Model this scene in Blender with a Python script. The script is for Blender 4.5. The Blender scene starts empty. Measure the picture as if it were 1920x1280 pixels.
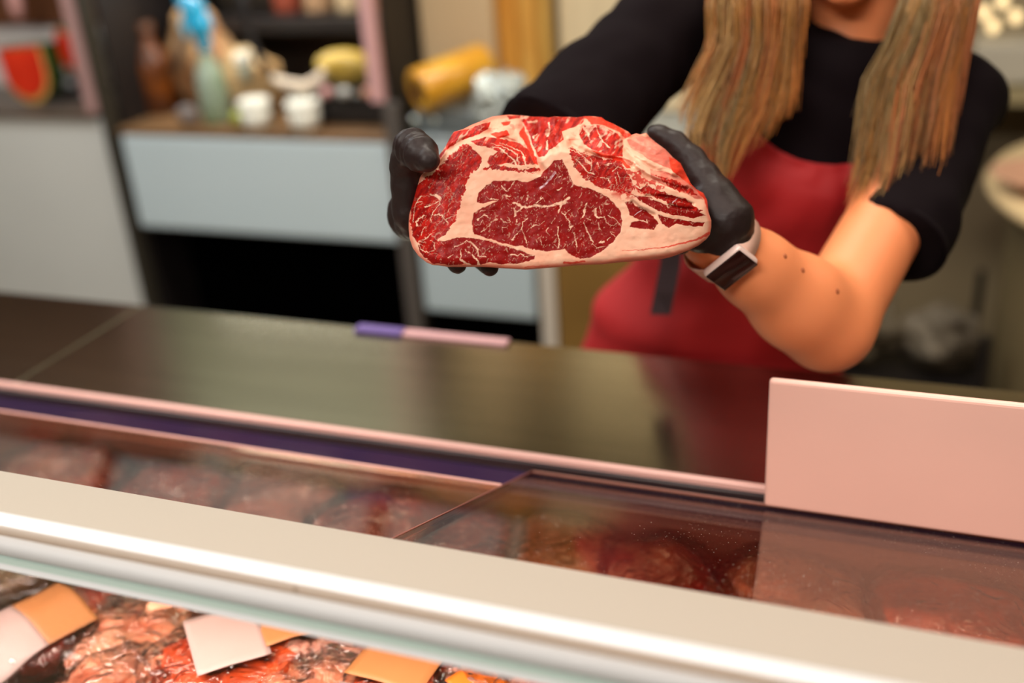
import bpy, bmesh, math, random
import numpy as np
from mathutils import Vector, Matrix, noise as mnoise
from mathutils.bvhtree import BVHTree

sc = bpy.context.scene
COL = sc.collection
rnd = random.Random(7)

# ------------------------------------------------------------------ camera
F = 1987.0
ROLL, PITCH, YAW, H = math.radians(4.2), math.radians(25.2), math.radians(22.1), 1.65
fwd = Vector((-math.sin(YAW)*math.cos(PITCH), math.cos(YAW)*math.cos(PITCH), -math.sin(PITCH)))
r0 = Vector((math.cos(YAW), math.sin(YAW), 0)); u0 = r0.cross(fwd)
cr, sr = math.cos(ROLL), math.sin(ROLL)
CAM = Vector((0, 0, H))
cam_d = bpy.data.cameras.new('camera'); cam = bpy.data.objects.new('camera', cam_d); COL.objects.link(cam)
right = r0*cr - u0*sr
up = r0*sr + u0*cr
M = Matrix((right, up, -fwd)).transposed().to_4x4(); M.translation = CAM
cam.matrix_world = M
cam_d.sensor_width = 36; cam_d.lens = F/1920*36
cam_d.clip_start = .02; cam_d.clip_end = 60
cam_d.dof.use_dof = True; cam_d.dof.focus_distance = .967; cam_d.dof.aperture_fstop = 1.6
sc.camera = cam
sc.view_settings.view_transform = 'Standard'; sc.view_settings.look = 'None'
sc.view_settings.gamma = 1; sc.view_settings.use_curve_mapping = False
sc.view_settings.exposure = 0.0
sc.cycles.use_denoising = True
sc.cycles.max_bounces = 8; sc.cycles.transparent_max_bounces = 16
sc.cycles.sample_clamp_indirect = 6; sc.cycles.caustics_reflective = False; sc.cycles.caustics_refractive = False

def ray(x, y):
    dx, dy = x-960, y-640
    return fwd + r0*((dx*cr-dy*sr)/F) + u0*((-dx*sr-dy*cr)/F)
def W(x, y, d): return CAM + ray(x, y)*d                      # a point at a depth along the view
def Yp(x, y, Y): r = ray(x, y); return CAM + r*(Y/r.y)         # a point on the vertical plane y=Y
def Zp(x, y, z): r = ray(x, y); return CAM + r*((z-H)/r.z)     # a point on the level plane z

world = bpy.data.worlds.new('world'); sc.world = world; world.use_nodes = True
world.node_tree.nodes['Background'].inputs[0].default_value = (1, .93, .85, 1)
world.node_tree.nodes['Background'].inputs[1].default_value = .3

def area(name, loc, size, power, color, rot=(0, 0, 0)):
    l = bpy.data.lights.new(name, 'AREA'); l.shape = 'RECTANGLE'; l.size, l.size_y = size
    l.energy = power; l.color = color
    o = bpy.data.objects.new(name, l); COL.objects.link(o); o.location = loc; o.rotation_euler = rot
    return o
# ceiling light panels (their housings are built with the ceiling)
PANELS = [(-1.4, .35, 11, (1, .95, .88)), (.3, .35, 14, (1, .80, .72)), (-2.2, 1.75, 30, (.90, .97, 1)),
          (-.6, 1.75, 22, (1, .93, .80)), (1.0, 1.9, 12, (1, .9, .72)), (-.6, -1.2, 75, (1, .93, .86))]
for i, (x, y, p, c) in enumerate(PANELS):
    area('ceiling_panel_light', (x, y, 2.86), (1.1, .55), p, c)

# ------------------------------------------------------------------ helpers
def lin(c):
    return tuple(((v/255)/12.92 if v/255 <= .04045 else ((v/255+.055)/1.055)**2.4) for v in c)
def mat(name, rgb, rough=.5, metal=0, var=.0, scale=8, bump=0, bscale=60, spec=.5, sss=0, coat=0, emit=0, stretch=None, rgb2=None):
    m = bpy.data.materials.new(name); m.use_nodes = True
    nt = m.node_tree; b = nt.nodes['Principled BSDF']
    c = lin(rgb)
    b.inputs['Base Color'].default_value = (*c, 1)
    b.inputs['Roughness'].default_value = rough; b.inputs['Metallic'].default_value = metal
    b.inputs['Specular IOR Level'].default_value = spec
    if coat: b.inputs['Coat Weight'].default_value = coat; b.inputs['Coat Roughness'].default_value = .12
    if sss:
        b.inputs['Subsurface Weight'].default_value = sss; b.inputs['Subsurface Radius'].default_value = (1, .35, .2)
        b.inputs['Subsurface Scale'].default_value = .008
    if emit: b.inputs['Emission Color'].default_value = (*c, 1); b.inputs['Emission Strength'].default_value = emit
    tc = nt.nodes.new('ShaderNodeTexCoord'); mp = nt.nodes.new('ShaderNodeMapping')
    nt.links.new(tc.outputs['Object'], mp.inputs[0])
    if stretch: mp.inputs['Scale'].default_value = stretch
    if var or rgb2:
        n = nt.nodes.new('ShaderNodeTexNoise'); n.inputs['Scale'].default_value = scale; n.inputs['Detail'].default_value = 4
        nt.links.new(mp.outputs[0], n.inputs['Vector'])
        mx = nt.nodes.new('ShaderNodeMix'); mx.data_type = 'RGBA'
        c2 = lin(rgb2) if rgb2 else tuple(v*(1-var) for v in c)
        mx.inputs[6].default_value = (*c, 1); mx.inputs[7].default_value = (*c2, 1)
        rp = nt.nodes.new('ShaderNodeMapRange'); rp.inputs[1].default_value = .38; rp.inputs[2].default_value = .62
        nt.links.new(n.outputs['Fac'], rp.inputs[0]); nt.links.new(rp.outputs[0], mx.inputs[0])
        nt.links.new(mx.outputs[2], b.inputs['Base Color'])
    if bump:
        n2 = nt.nodes.new('ShaderNodeTexNoise'); n2.inputs['Scale'].default_value = bscale; n2.inputs['Detail'].default_value = 3
        nt.links.new(mp.outputs[0], n2.inputs['Vector'])
        bp = nt.nodes.new('ShaderNodeBump'); bp.inputs['Strength'].default_value = bump; bp.inputs['Distance'].default_value = .004
        nt.links.new(n2.outputs['Fac'], bp.inputs['Height']); nt.links.new(bp.outputs[0], b.inputs['Normal'])
    return m
def glass_mat(name, tint=(235, 240, 236), rough=.01, boost=1.0, dust=0, wrinkle=0):
    m = bpy.data.materials.new(name); m.use_nodes = True; nt = m.node_tree; nt.nodes.clear()
    out = nt.nodes.new('ShaderNodeOutputMaterial'); t = nt.nodes.new('ShaderNodeBsdfTransparent'); g = nt.nodes.new('ShaderNodeBsdfGlossy')
    t.inputs[0].default_value = (*lin(tint), 1); g.inputs['Roughness'].default_value = rough
    fr = nt.nodes.new('ShaderNodeFresnel'); fr.inputs[0].default_value = 1.5
    mu = nt.nodes.new('ShaderNodeMath'); mu.operation = 'MULTIPLY'; mu.use_clamp = True; mu.inputs[1].default_value = boost
    nt.links.new(fr.outputs[0], mu.inputs[0])
    mx = nt.nodes.new('ShaderNodeMixShader'); nt.links.new(mu.outputs[0], mx.inputs[0]); nt.links.new(t.outputs[0], mx.inputs[1]); nt.links.new(g.outputs[0], mx.inputs[2])
    last = mx
    tc = nt.nodes.new('ShaderNodeTexCoord')
    if wrinkle:
        n = nt.nodes.new('ShaderNodeTexNoise'); n.inputs['Scale'].default_value = wrinkle; n.inputs['Detail'].default_value = 2; n.inputs['Distortion'].default_value = 1.5
        nt.links.new(tc.outputs['Object'], n.inputs['Vector'])
        bp = nt.nodes.new('ShaderNodeBump'); bp.inputs['Strength'].default_value = 1; bp.inputs['Distance'].default_value = .012
        nt.links.new(n.outputs['Fac'], bp.inputs['Height']); nt.links.new(bp.outputs[0], g.inputs['Normal']); nt.links.new(bp.outputs[0], fr.inputs['Normal'])
    if dust:
        v = nt.nodes.new('ShaderNodeTexVoronoi'); v.inputs['Scale'].default_value = 330
        nt.links.new(tc.outputs['Object'], v.inputs['Vector'])
        # only some cells carry a speck: cut by the cell colour
        sp = nt.nodes.new('ShaderNodeSeparateColor'); nt.links.new(v.outputs['Color'], sp.inputs[0])
        g1 = nt.nodes.new('ShaderNodeMath'); g1.operation = 'LESS_THAN'; g1.inputs[1].default_value = .14; nt.links.new(v.outputs['Distance'], g1.inputs[0])
        nz = nt.nodes.new('ShaderNodeTexNoise'); nz.inputs['Scale'].default_value = 5; nt.links.new(tc.outputs['Object'], nz.inputs['Vector'])
        mr = nt.nodes.new('ShaderNodeMapRange'); mr.inputs[1].default_value = .42; mr.inputs[2].default_value = .7; mr.inputs[3].default_value = 0; mr.inputs[4].default_value = dust
        nt.links.new(nz.outputs['Fac'], mr.inputs[0])
        g2 = nt.nodes.new('ShaderNodeMath'); g2.operation = 'LESS_THAN'; nt.links.new(sp.outputs[0], g2.inputs[0]); nt.links.new(mr.outputs[0], g2.inputs[1])
        g3 = nt.nodes.new('ShaderNodeMath'); g3.operation = 'MULTIPLY'; nt.links.new(g1.outputs[0], g3.inputs[0]); nt.links.new(g2.outputs[0], g3.inputs[1])
        d = nt.nodes.new('ShaderNodeBsdfDiffuse'); d.inputs[0].default_value = (.85, .75, .65, 1)
        m2 = nt.nodes.new('ShaderNodeMixShader'); nt.links.new(g3.outputs[0], m2.inputs[0]); nt.links.new(mx.outputs[0], m2.inputs[1]); nt.links.new(d.outputs[0], m2.inputs[2]); last = m2
    nt.links.new(last.outputs[0], out.inputs[0])
    return m

def link(name, me, m=None, parent=None, smooth=True, kind=None, label=None, origin=None):
    o = bpy.data.objects.new(name, me); COL.objects.link(o)
    if m is not None and not me.materials: me.materials.append(m)
    if smooth:
        me.polygons.foreach_set('use_smooth', [True]*len(me.polygons)); me.update()
    if parent is not None:
        o.parent = parent
        pw = parent.matrix_basis if parent.parent is None else parent.parent.matrix_basis @ parent.matrix_basis
        me.transform(pw.inverted())
    if kind: o['kind'] = kind
    if label: o['label'] = label
    return o
def tag(o, label, cat, group=None):
    o['label'] = label; o['category'] = cat
    if group: o['group'] = group
    return o
def thing(name, label, cat, loc=(0, 0, 0), group=None, rot=(0, 0, 0)):
    o = bpy.data.objects.new(name, None); COL.objects.link(o); o.location = loc; o.rotation_euler = rot
    return tag(o, label, cat, group)
def me_from(bm, name='m'):
    me = bpy.data.meshes.new(name); bm.to_mesh(me); bm.free(); return me
def box_bm(bm, x0, x1, y0, y1, z0, z1, bev=0, mtx=None):
    r = bmesh.ops.create_cube(bm, size=1, matrix=Matrix.Translation(((x0+x1)/2, (y0+y1)/2, (z0+z1)/2)) @ Matrix.Diagonal((x1-x0, y1-y0, z1-z0, 1)))
    if bev:
        es = list({e for v in r['verts'] for e in v.link_edges})
        r2 = bmesh.ops.bevel(bm, geom=es, offset=bev, segments=3, affect='EDGES', profile=.5)
        vs = list({v for f in r2['faces'] for v in f.verts})
    else: vs = r['verts']
    if mtx: bmesh.ops.transform(bm, matrix=mtx, verts=[v for v in vs])
    return vs
def box(name, x0, x1, y0, y1, z0, z1, m, parent=None, bev=.003, kind=None, label=None, mtx=None):
    bm = bmesh.new(); box_bm(bm, x0, x1, y0, y1, z0, z1, bev)
    if mtx: bmesh.ops.transform(bm, matrix=mtx, verts=bm.verts[:])
    o = link(name, me_from(bm), m, parent, smooth=False, kind=kind, label=label)
    return o
def lathe_me(prof, seg=28, close=False):
    vs, fs = [], []
    for (r, z) in prof:
        for k in range(seg):
            a = 2*math.pi*k/seg; vs.append((r*math.cos(a), r*math.sin(a), z))
    n = len(prof)
    for i in range(n-1 if not close else n):
        for k in range(seg):
            a = i*seg+k; b = i*seg+(k+1) % seg; c = ((i+1) % n)*seg+(k+1) % seg; d = ((i+1) % n)*seg+k
            fs.append((a, b, c, d))
    if not close:
        fs.append(tuple(range(seg))[::-1]); fs.append(tuple((n-1)*seg+k for k in range(seg)))
    me = bpy.data.meshes.new('l'); me.from_pydata(vs, [], fs); return me
def lathe(name, prof, m, parent=None, mtx=None, seg=28, close=False, label=None):
    me = lathe_me(prof, seg, close)
    if mtx: me.transform(mtx)
    return link(name, me, m, parent, label=label)
def tube_me(pts, rad, seg=10):
    pts = [Vector(p) for p in pts]; n = len(pts); rad = rad if hasattr(rad, '__len__') else [rad]*n
    vs, fs = [], []; prev = None
    for i, p in enumerate(pts):
        t = (pts[min(i+1, n-1)]-pts[max(i-1, 0)]).normalized()
        a = prev if prev else (Vector((0, 0, 1)) if abs(t.z) < .9 else Vector((1, 0, 0)))
        a = (a - t*a.dot(t)).normalized(); b = t.cross(a); prev = a
        for k in range(seg):
            an = 2*math.pi*k/seg; vs.append(p+(a*math.cos(an)+b*math.sin(an))*rad[i])
    for i in range(n-1):
        for k in range(seg):
            fs.append((i*seg+k, i*seg+(k+1) % seg, (i+1)*seg+(k+1) % seg, (i+1)*seg+k))
    fs.append(tuple(range(seg))[::-1]); fs.append(tuple((n-1)*seg+k for k in range(seg)))
    me = bpy.data.meshes.new('t'); me.from_pydata(vs, [], fs); return me
def sweep_x(name, prof, x0, x1, m, parent=None, smooth=False, kind=None, label=None):   # prof: closed list of (y,z)
    n = len(prof); vs = [(x0, y, z) for y, z in prof]+[(x1, y, z) for y, z in prof]
    fs = [(i, (i+1) % n, n+(i+1) % n, n+i) for i in range(n)]+[tuple(range(n))[::-1], tuple(range(n, 2*n))]
    me = bpy.data.meshes.new('s'); me.from_pydata(vs, [], fs)
    o = link(name, me, m, parent, smooth=False, kind=kind, label=label)
    if smooth:
        me.polygons.foreach_set('use_smooth', [True]*n+[False, False])
    bmn = bmesh.new(); bmn.from_mesh(me); bmesh.ops.recalc_face_normals(bmn, faces=bmn.faces[:]); bmn.to_mesh(me); bmn.free()
    return o

# organic bodies: overlapping ellipsoids/cones united by a voxel remesh
class Blob:
    """tapered limbs and ellipsoids blended into one smooth skin (distance field + surface nets)"""
    def __init__(s): s.pr = []
    def ell(s, c, r, rot=None): return s.chain([(c, r), (c, r)], rot=rot)
    def chain(s, pts, step=.3, rot=None):
        for (p, r), (q, t) in zip(pts[:-1], pts[1:]):
            r = tuple(r) if hasattr(r, '__len__') else (r,)*3; t = tuple(t) if hasattr(t, '__len__') else (t,)*3
            s.pr.append((np.array(p, float), np.array(q, float), np.array(r), np.array(t), np.array(rot) if rot else None, False))
        return s
    def cone(s, p, q, r, t): s.pr.append((np.array(p, float), np.array(q, float), np.array((r,)*3), np.array((t,)*3), None, True)); return s
    def build(s, vox, smooth=3, fold=None):
        k = vox*3.0; pad = vox*4+k
        lo = np.min([np.minimum(p-max(r), q-max(t)) for p, q, r, t, _, _ in s.pr], 0)-pad
        hi = np.max([np.maximum(p+max(r), q+max(t)) for p, q, r, t, _, _ in s.pr], 0)+pad
        n = np.ceil((hi-lo)/vox).astype(int)+1
        ax = [lo[i]+vox*np.arange(n[i]) for i in range(3)]; V = np.full(n, 10*vox)
        for p, q, r, t, rot, flat in s.pr:
            a = np.minimum(p-max(r), q-max(t))-pad; c = np.maximum(p+max(r), q+max(t))+pad
            i0 = np.maximum(((a-lo)/vox).astype(int), 0); i1 = np.minimum(((c-lo)/vox).astype(int)+2, n)
            X = np.stack(np.meshgrid(*[ax[i][i0[i]:i1[i]] for i in range(3)], indexing='ij'), -1)
            d = q-p; L = d@d
            h = ((X-p)@d)/L if L > 1e-12 else np.zeros(X.shape[:3])
            hc = np.clip(h, 0, 1); R = X-(p+d*hc[..., None]) if not flat else X-(p+d*h[..., None])
            if rot is not None: R = R@rot
            rr = r+(t-r)*hc[..., None]
            g = np.sqrt(((R/rr)**2).sum(-1)); dist = (g-1)*rr.min(-1)
            if rot is None and (r.max()-r.min()) < 1e-9 and (t.max()-t.min()) < 1e-9: dist = np.sqrt((R**2).sum(-1))-rr[..., 0]
            if flat: ln = math.sqrt(L); dist = np.maximum(dist, np.maximum(-h*ln, (h-1)*ln))
            sl = tuple(slice(i0[i], i1[i]) for i in range(3)); o = V[sl]
            hh = np.clip(.5+.5*(dist-o)/k, 0, 1); V[sl] = dist*(1-hh)+o*hh-k*hh*(1-hh)
        ins = V < 0; cnt = np.zeros(np.array(n)-1, np.int8); acc = np.zeros(tuple(np.array(n)-1)+(3,)); num = np.zeros(np.array(n)-1)
        N1 = np.array(n)-1
        def cor(A, o): return A[o[0]:o[0]+N1[0], o[1]:o[1]+N1[1], o[2]:o[2]+N1[2]]
        for axn in range(3):
            o1, o2 = [a for a in range(3) if a != axn]
            for u in (0, 1):
                for v in (0, 1):
                    ca_ = [0, 0, 0]; ca_[o1] = u; ca_[o2] = v; cb_ = list(ca_); cb_[axn] = 1
                    va, vb = cor(V, ca_), cor(V, cb_); m = (va < 0) != (vb < 0)
                    tt_ = np.where(m, va/np.where(m, va-vb, 1), 0)
                    num += m
                    acc[..., axn] += np.where(m, tt_, 0); acc[..., o1] += m*u; acc[..., o2] += m*v
        act = num > 0; idx = np.full(N1, -1); idx[act] = np.arange(act.sum())
        pos = np.argwhere(act)+acc[act]/num[act][:, None]; P = lo+pos*vox
        Q = []
        for axn in range(3):
            o1, o2 = (axn+1) % 3, (axn+2) % 3
            sa = [slice(None)]*3; sb_ = [slice(None)]*3; sa[axn] = slice(0, -1); sb_[axn] = slice(1, None)
            a_, b_ = ins[tuple(sa)], ins[tuple(sb_)]; e = np.argwhere(a_ != b_); fl = a_[tuple(e.T)]
            e = e[(e[:, o1] > 0) & (e[:, o2] > 0)]; fl = a_[tuple(e.T)]
            def c_(du, dv): g = e.copy(); g[:, o1] -= du; g[:, o2] -= dv; return idx[tuple(g.T)]
            q4 = np.stack([c_(1, 1), c_(0, 1), c_(0, 0), c_(1, 0)], -1); q4[~fl] = q4[~fl][:, ::-1]; Q.append(q4)
        Q = np.concatenate(Q)
        E = np.concatenate([Q[:, [0, 1]], Q[:, [1, 2]], Q[:, [2, 3]], Q[:, [3, 0]]])
        for _ in range(smooth):
            S = np.zeros_like(P); c = np.zeros(len(P))
            for a in range(3): S[:, a] = np.bincount(E[:, 0], P[E[:, 1], a], len(P))+np.bincount(E[:, 1], P[E[:, 0], a], len(P))
            c = np.bincount(E[:, 0], minlength=len(P))+np.bincount(E[:, 1], minlength=len(P))
            P = P*.5+S/c[:, None]*.5
        out = bpy.data.meshes.new('b'); out.vertices.add(len(P)); out.vertices.foreach_set('co', P.astype(np.float32).ravel())
        out.loops.add(Q.size); out.loops.foreach_set('vertex_index', Q.astype(np.int32).ravel())
        out.polygons.add(len(Q)); out.polygons.foreach_set('loop_start', np.arange(len(Q), dtype=np.int32)*4); out.update(calc_edges=True)
        if fold:
            amp, sc_, st = fold
            NRM = [v.normal.copy() for v in out.vertices]; CO = [v.co.copy() for v in out.vertices]; new = []
            for c_0, nn in zip(CO, NRM):
                p = Vector((c_0.x*st[0], c_0.y*st[1], c_0.z*st[2]))*sc_
                new.append(c_0 + nn*(mnoise.noise(p)*amp + mnoise.noise(p*2.3)*amp*.4))
            out.vertices.foreach_set('co', np.array(new, dtype=np.float32).ravel())
        out.update(); return out

# numpy noise
def _h(ix, iy, seed):
    n = (ix*374761393 + iy*668265263 + seed*1442695041) & 0xffffffff
    n = ((n ^ (n >> 13))*1274126177) & 0xffffffff
    return ((n ^ (n >> 16)) & 0xffff)/65535.0
def vn(x, y, seed=0):
    ix = np.floor(x).astype(np.int64); iy = np.floor(y).astype(np.int64); fx = x-ix; fy = y-iy
    fx = fx*fx*fx*(fx*(fx*6-15)+10); fy = fy*fy*fy*(fy*(fy*6-15)+10)
    a = _h(ix, iy, seed); b = _h(ix+1, iy, seed); c = _h(ix, iy+1, seed); d = _h(ix+1, iy+1, seed)
    return (a*(1-fx)+b*fx)*(1-fy)+(c*(1-fx)+d*fx)*fy
def fbm(x, y, s, o=4, seed=0):
    t = 0; a = 1; tot = 0
    for i in range(o):
        t = t+a*vn(x/s+17.3*i, y/s-9.1*i, seed+i*7); tot += a; a *= .5; s = s/2.03
    return t/tot*2-1
def sstep(a, b, x):
    t = np.clip((x-a)/(b-a), 0, 1); return t*t*(3-2*t)
def seg_d(x, y, a, b):
    ax, ay = a; bx, by = b; dx, dy = bx-ax, by-ay; L = dx*dx+dy*dy+1e-9
    t = np.clip(((x-ax)*dx+(y-ay)*dy)/L, 0, 1)
    return np.hypot(x-ax-dx*t, y-ay-dy*t), t
def poly_sd(x, y, P):                           # negative inside
    if x.ndim == 2 and x.size > 5000:            # only near the polygon; far outside is a large constant
        PA = np.array(P); s = (x > PA[:, 0].min()-12) & (x < PA[:, 0].max()+12) & (y > PA[:, 1].min()-12) & (y < PA[:, 1].max()+12)
        o = np.full(x.shape, 50.); o[s] = poly_sd(x[s], y[s], P); return o
    d = np.full(x.shape, 1e9); ins = np.zeros(x.shape, bool)
    for i in range(len(P)):
        a, b = P[i], P[(i+1) % len(P)]
        dd, _ = seg_d(x, y, a, b); d = np.minimum(d, dd)
        c = ((a[1] > y) != (b[1] > y)) & (x < (b[0]-a[0])*(y-a[1])/((b[1]-a[1]) or 1e-9)+a[0]); ins ^= c
    return np.where(ins, -d, d)
def line_m(x, y, P, w0, w1=None, soft=.8):      # 0..1 mask of a tapering stroke
    w1 = w0 if w1 is None else w1; m = np.zeros(x.shape); n = len(P)-1; g = max(w0, w1)/2+soft+1
    for i in range(n):
        a, b = P[i], P[i+1]
        s = (x > min(a[0], b[0])-g) & (x < max(a[0], b[0])+g) & (y > min(a[1], b[1])-g) & (y < max(a[1], b[1])+g)
        if not s.any(): continue
        d, t = seg_d(x[s], y[s], a, b); w = w0+(w1-w0)*((i+t)/n)
        m[s] = np.maximum(m[s], 1-sstep(w/2-soft*.5, w/2+soft*.5, d))
    return m

# ------------------------------------------------------------------ materials
white_panel = mat('white_panel', (192, 208, 214), .45, var=.03, scale=2)
grey_panel = mat('grey_panel', (206, 208, 204), .4, var=.05, scale=2)
steel = mat('brushed_steel', (186, 180, 160), .17, metal=1, var=.08, scale=3, stretch=(1, 12, 12), bump=.05, bscale=90)
strip_mat = mat('painted_strip', (172, 164, 153), .7, spec=.2)
nose_mat = mat('white_nose', (214, 218, 222), .6, spec=.3)
teal_mat = mat('glass_edge_green', (176, 196, 190), .3)
rail_mat = mat('rail_aluminium', (222, 176, 168), .3)
purple_mat = mat('purple_vinyl', (38, 28, 64), .35)
dark_mat = mat('dark_plastic', (20, 15, 15), .5)
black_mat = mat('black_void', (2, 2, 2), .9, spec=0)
pane_mat = glass_mat('top_glass', (236, 224, 212), .012, boost=.55, dust=.35)
front_mat = glass_mat('front_glass', (240, 244, 242), .008, boost=.35)
edge_mat = mat('polished_glass_edge', (222, 170, 160), .25)
board_mat = mat('white_board', (246, 196, 182), .42, var=.035, scale=5)
floor_mat = mat('floor_tile', (120, 108, 92), .35, var=.2, scale=4)
wall_mat = mat('wall_paint', (168, 152, 122), .7, var=.08, scale=2)
ceil_mat = mat('ceiling_paint', (214, 206, 194), .8)
wood_mat = mat('honey_wood', (222, 176, 90), .5, rgb2=(196, 136, 52), scale=6, stretch=(9, 9, .6))
brown_mat = mat('brown_wood', (96, 58, 30), .5, rgb2=(60, 34, 18), scale=5, stretch=(1, 1, 6))
cream_mat = mat('cream_laminate', (204, 180, 144), .5, var=.06, scale=3)

# ------------------------------------------------------------------ room shell
box('floor', -5, 3, -3, 3.6, -.1, 0, floor_mat, kind='structure', bev=0)
box('ceiling', -5, 3, -3, 3.6, 2.9, 3.0, ceil_mat, kind='structure', bev=0)
box('wall_back', -5, 3, 3.6, 3.7, 0, 2.9, wall_mat, kind='structure', bev=0)
box('wall_left', -5.1, -5, -3, 3.6, 0, 2.9, wall_mat, kind='structure', bev=0)
box('wall_right', 3, 3.1, -3, 3.6, 0, 2.9, wall_mat, kind='structure', bev=0)
box('wall_front', -5, 3, -3.1, -3, 0, 2.9, wall_mat, kind='structure', bev=0)
lum = mat('light_diffuser', (255, 240, 220), .5, emit=2.5)
for i, (x, y, p, c) in enumerate(PANELS):
    t = thing('ceiling_light', 'white square ceiling light panel above the ' + ['left end of the meat case', 'right end of the meat case', 'left back cabinets', 'middle back counter', 'round counter at the right', 'customer floor'][i], 'light', (x, y, 2.87), group='ceiling light panels')
    box('frame', x-.6, x+.6, y-.33, y+.33, 2.88, 2.9, mat('fixture_white', (230, 230, 228)), t)
    box('diffuser', x-.55, x+.55, y-.275, y+.275, 2.872, 2.881, lum, t)

# ------------------------------------------------------------------ serve-over meat case
XL, XR, XS = -2.6, 1.7, -.3837
SL = .415
def gz(y): return 1.132 - SL*(y-.63)
case = thing('meat_display_case', 'long white meat display case with sloping glass top in the foreground', 'display case', (0, .7, 0))
sweep_x('base_cabinet', [(.34, 0), (.34, .78), (.45, .84), (.99, .84), (.99, 0)], XL, XR, mat('case_body', (214, 208, 200), .4), case)
sweep_x('display_deck', [(.42, .846), (.42, .858), (.975, .858), (.975, .846)], XL, XR, mat('deck_steel', (70, 48, 44), .35, metal=.5), case)
sweep_x('rear_wall', [(.975, .846), (.975, .955), (.985, .955), (.985, .846)], XL, XR, mat('case_rear', (110, 72, 62), .4), case)
for (ya, xa, xb) in ((.884, XL, XS-.0008), (.978, XS+.0008, XR)):
    p = sweep_x('glass_pane', [(.50, gz(.50)-.006), (.50, gz(.50)), (ya, gz(ya)), (ya, gz(ya)-.006)], xa, xb, pane_mat, case)
    sweep_x('polished_edge', [(ya+.0003, gz(ya)-.0065), (ya+.0003, gz(ya)+.0008), (ya+.004, gz(ya)+.0004), (ya+.004, gz(ya)-.007)], xa, xb, edge_mat, p, label='pinkish polished back edge of glass')
# thin joint line between the two panes
jm = bmesh.new(); box_bm(jm, XS-.0007, XS+.0007, 0, 1, -.005, .0006)
mt = Matrix(((1, 0, 0, 0), (0, .352, 0, .63), (0, -SL*.352, 1, 1.132), (0, 0, 0, 1)))
bmesh.ops.transform(jm, matrix=mt, verts=jm.verts[:]); link('silicone_joint', me_from(jm), mat('joint', (150, 92, 82), .5), case, smooth=False)
st = .005
sweep_x('top_strip', [(.632, gz(.632)+.0005), (.632, gz(.632)+st), (.519, gz(.519)+st), (.519, gz(.519)-.004)], XL, XR, strip_mat, case, label='flat cream painted strip along the glass')
yc, zc = .516, gz(.516)-.012
prof = [(yc+.004, zc+.0185)]+[(yc-.0165*math.sin(a), zc+.0175*math.cos(a)) for a in np.linspace(.1, math.pi*.86, 14)]+[(yc+.004, zc-.014)]
sweep_x('rounded_nosing', prof, XL, XR, nose_mat, case, smooth=True, label='glossy white rounded front edge')
sweep_x('green_edge', [(yc-.0125, zc-.0135), (yc-.0145, zc-.018), (yc-.005, zc-.020), (yc-.002, zc-.0135)], XL, XR, teal_mat, case, label='pale green glass edge line')
sweep_x('lower_lip', [(yc-.0140, zc-.0183), (yc-.0155, zc-.0235), (yc-.004, zc-.0255), (yc-.003, zc-.0200)], XL, XR, nose_mat, case)
fy, fz = yc-.010, zc-.026
sweep_x('front_pane', [(fy, fz), (fy-.005, fz), (.335, .80), (.340, .80)], XL, XR, front_mat, case)
# lamp tube inside, under the strip
tb = thing('case_lamp', 'pink-white lamp tube fixed under the front strip of the meat case', 'lamp', (0, .575, 1.13))
link('tube', (lambda me: me)(tube_me([(XL+.1, .575, 1.128), (XR-.1, .575, 1.128)], .008)), mat('lamp_tube', (255, 200, 185), emit=5), tb)
box('holder', XL+.05, XR-.05, .562, .588, 1.1375, 1.146, nose_mat, tb)
area('case_lamp_light', (-.5, .575, 1.115), (3.6, .03), 19, (1, .74, .66))
# upright end caps
for nm, xx in (('left', XL), ('right', XR-.012)):
    sweep_x('end_panel', [(.30, .0), (.30, .80), (.48, 1.19), (.53, 1.19), (.99, .995), (.99, 0)], xx, xx+.012, mat('end_white', (220, 214, 206), .4), case)

# rear work counter
ctr = thing('work_counter', 'brushed steel work counter running behind the glass meat case', 'counter', (0, 1.14, 0))
box('worktop', XL, -1.172, .994, 1.28, .962, 1.0, steel, ctr)
box('worktop', -1.170, XR, .994, 1.28, .962, 1.0, steel, ctr)
box('front_rail', XL, XR, .984, .993, .985, 1.004, rail_mat, ctr, bev=.002, label='pinkish aluminium edge rail')
sweep_x('purple_strip', [(.9765, .955), (.9765, .985), (.9835, .985), (.9835, .955)], XL, XR, purple_mat, ctr, label='purple strip below the rail')
sweep_x('dark_gap_strip', [(.9785, .9855), (.9785, .996), (.9835, .997), (.9835, .9855)], XL, XR, mat('gap_shade_black', (26, 14, 22), .5), ctr, label='black strip painted in for the dark gap under the rail')  # black strip puts the shade of the gap under the rail into colour
box('cabinet_body', XL, XR, .995, 1.24, 0, .96, mat('counter_body', (190, 184, 176), .4), ctr)

# white board standing on edge at the right
bd = box('plastic_board', -.1165, .52, .9600, .9690, .9965, 1.148, board_mat, bev=.004)
tag(bd, 'pinkish white plastic board standing on edge behind the glass at the right', 'board')

# tape and slip on the far edge of the worktop
a = Zp(690, 598, 1.002); b_ = Zp(768, 612, 1.002); c_ = Zp(960, 634, 1.002)
o = box('tape_roll_strip', a.x, b_.x, 1.258, 1.279, 1.0005, 1.006, mat('tape_purple', (104, 84, 150), .4), bev=.001)
tag(o, 'purple tape strip on the far edge of the steel worktop', 'tape')
o = box('label_strip', b_.x+.002, c_.x, 1.260, 1.279, 1.0005, 1.005, mat('label_pink', (206, 160, 164), .4), bev=.001)
tag(o, 'pale pink label strip on the far edge of the worktop, right of the purple tape', 'label')

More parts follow.
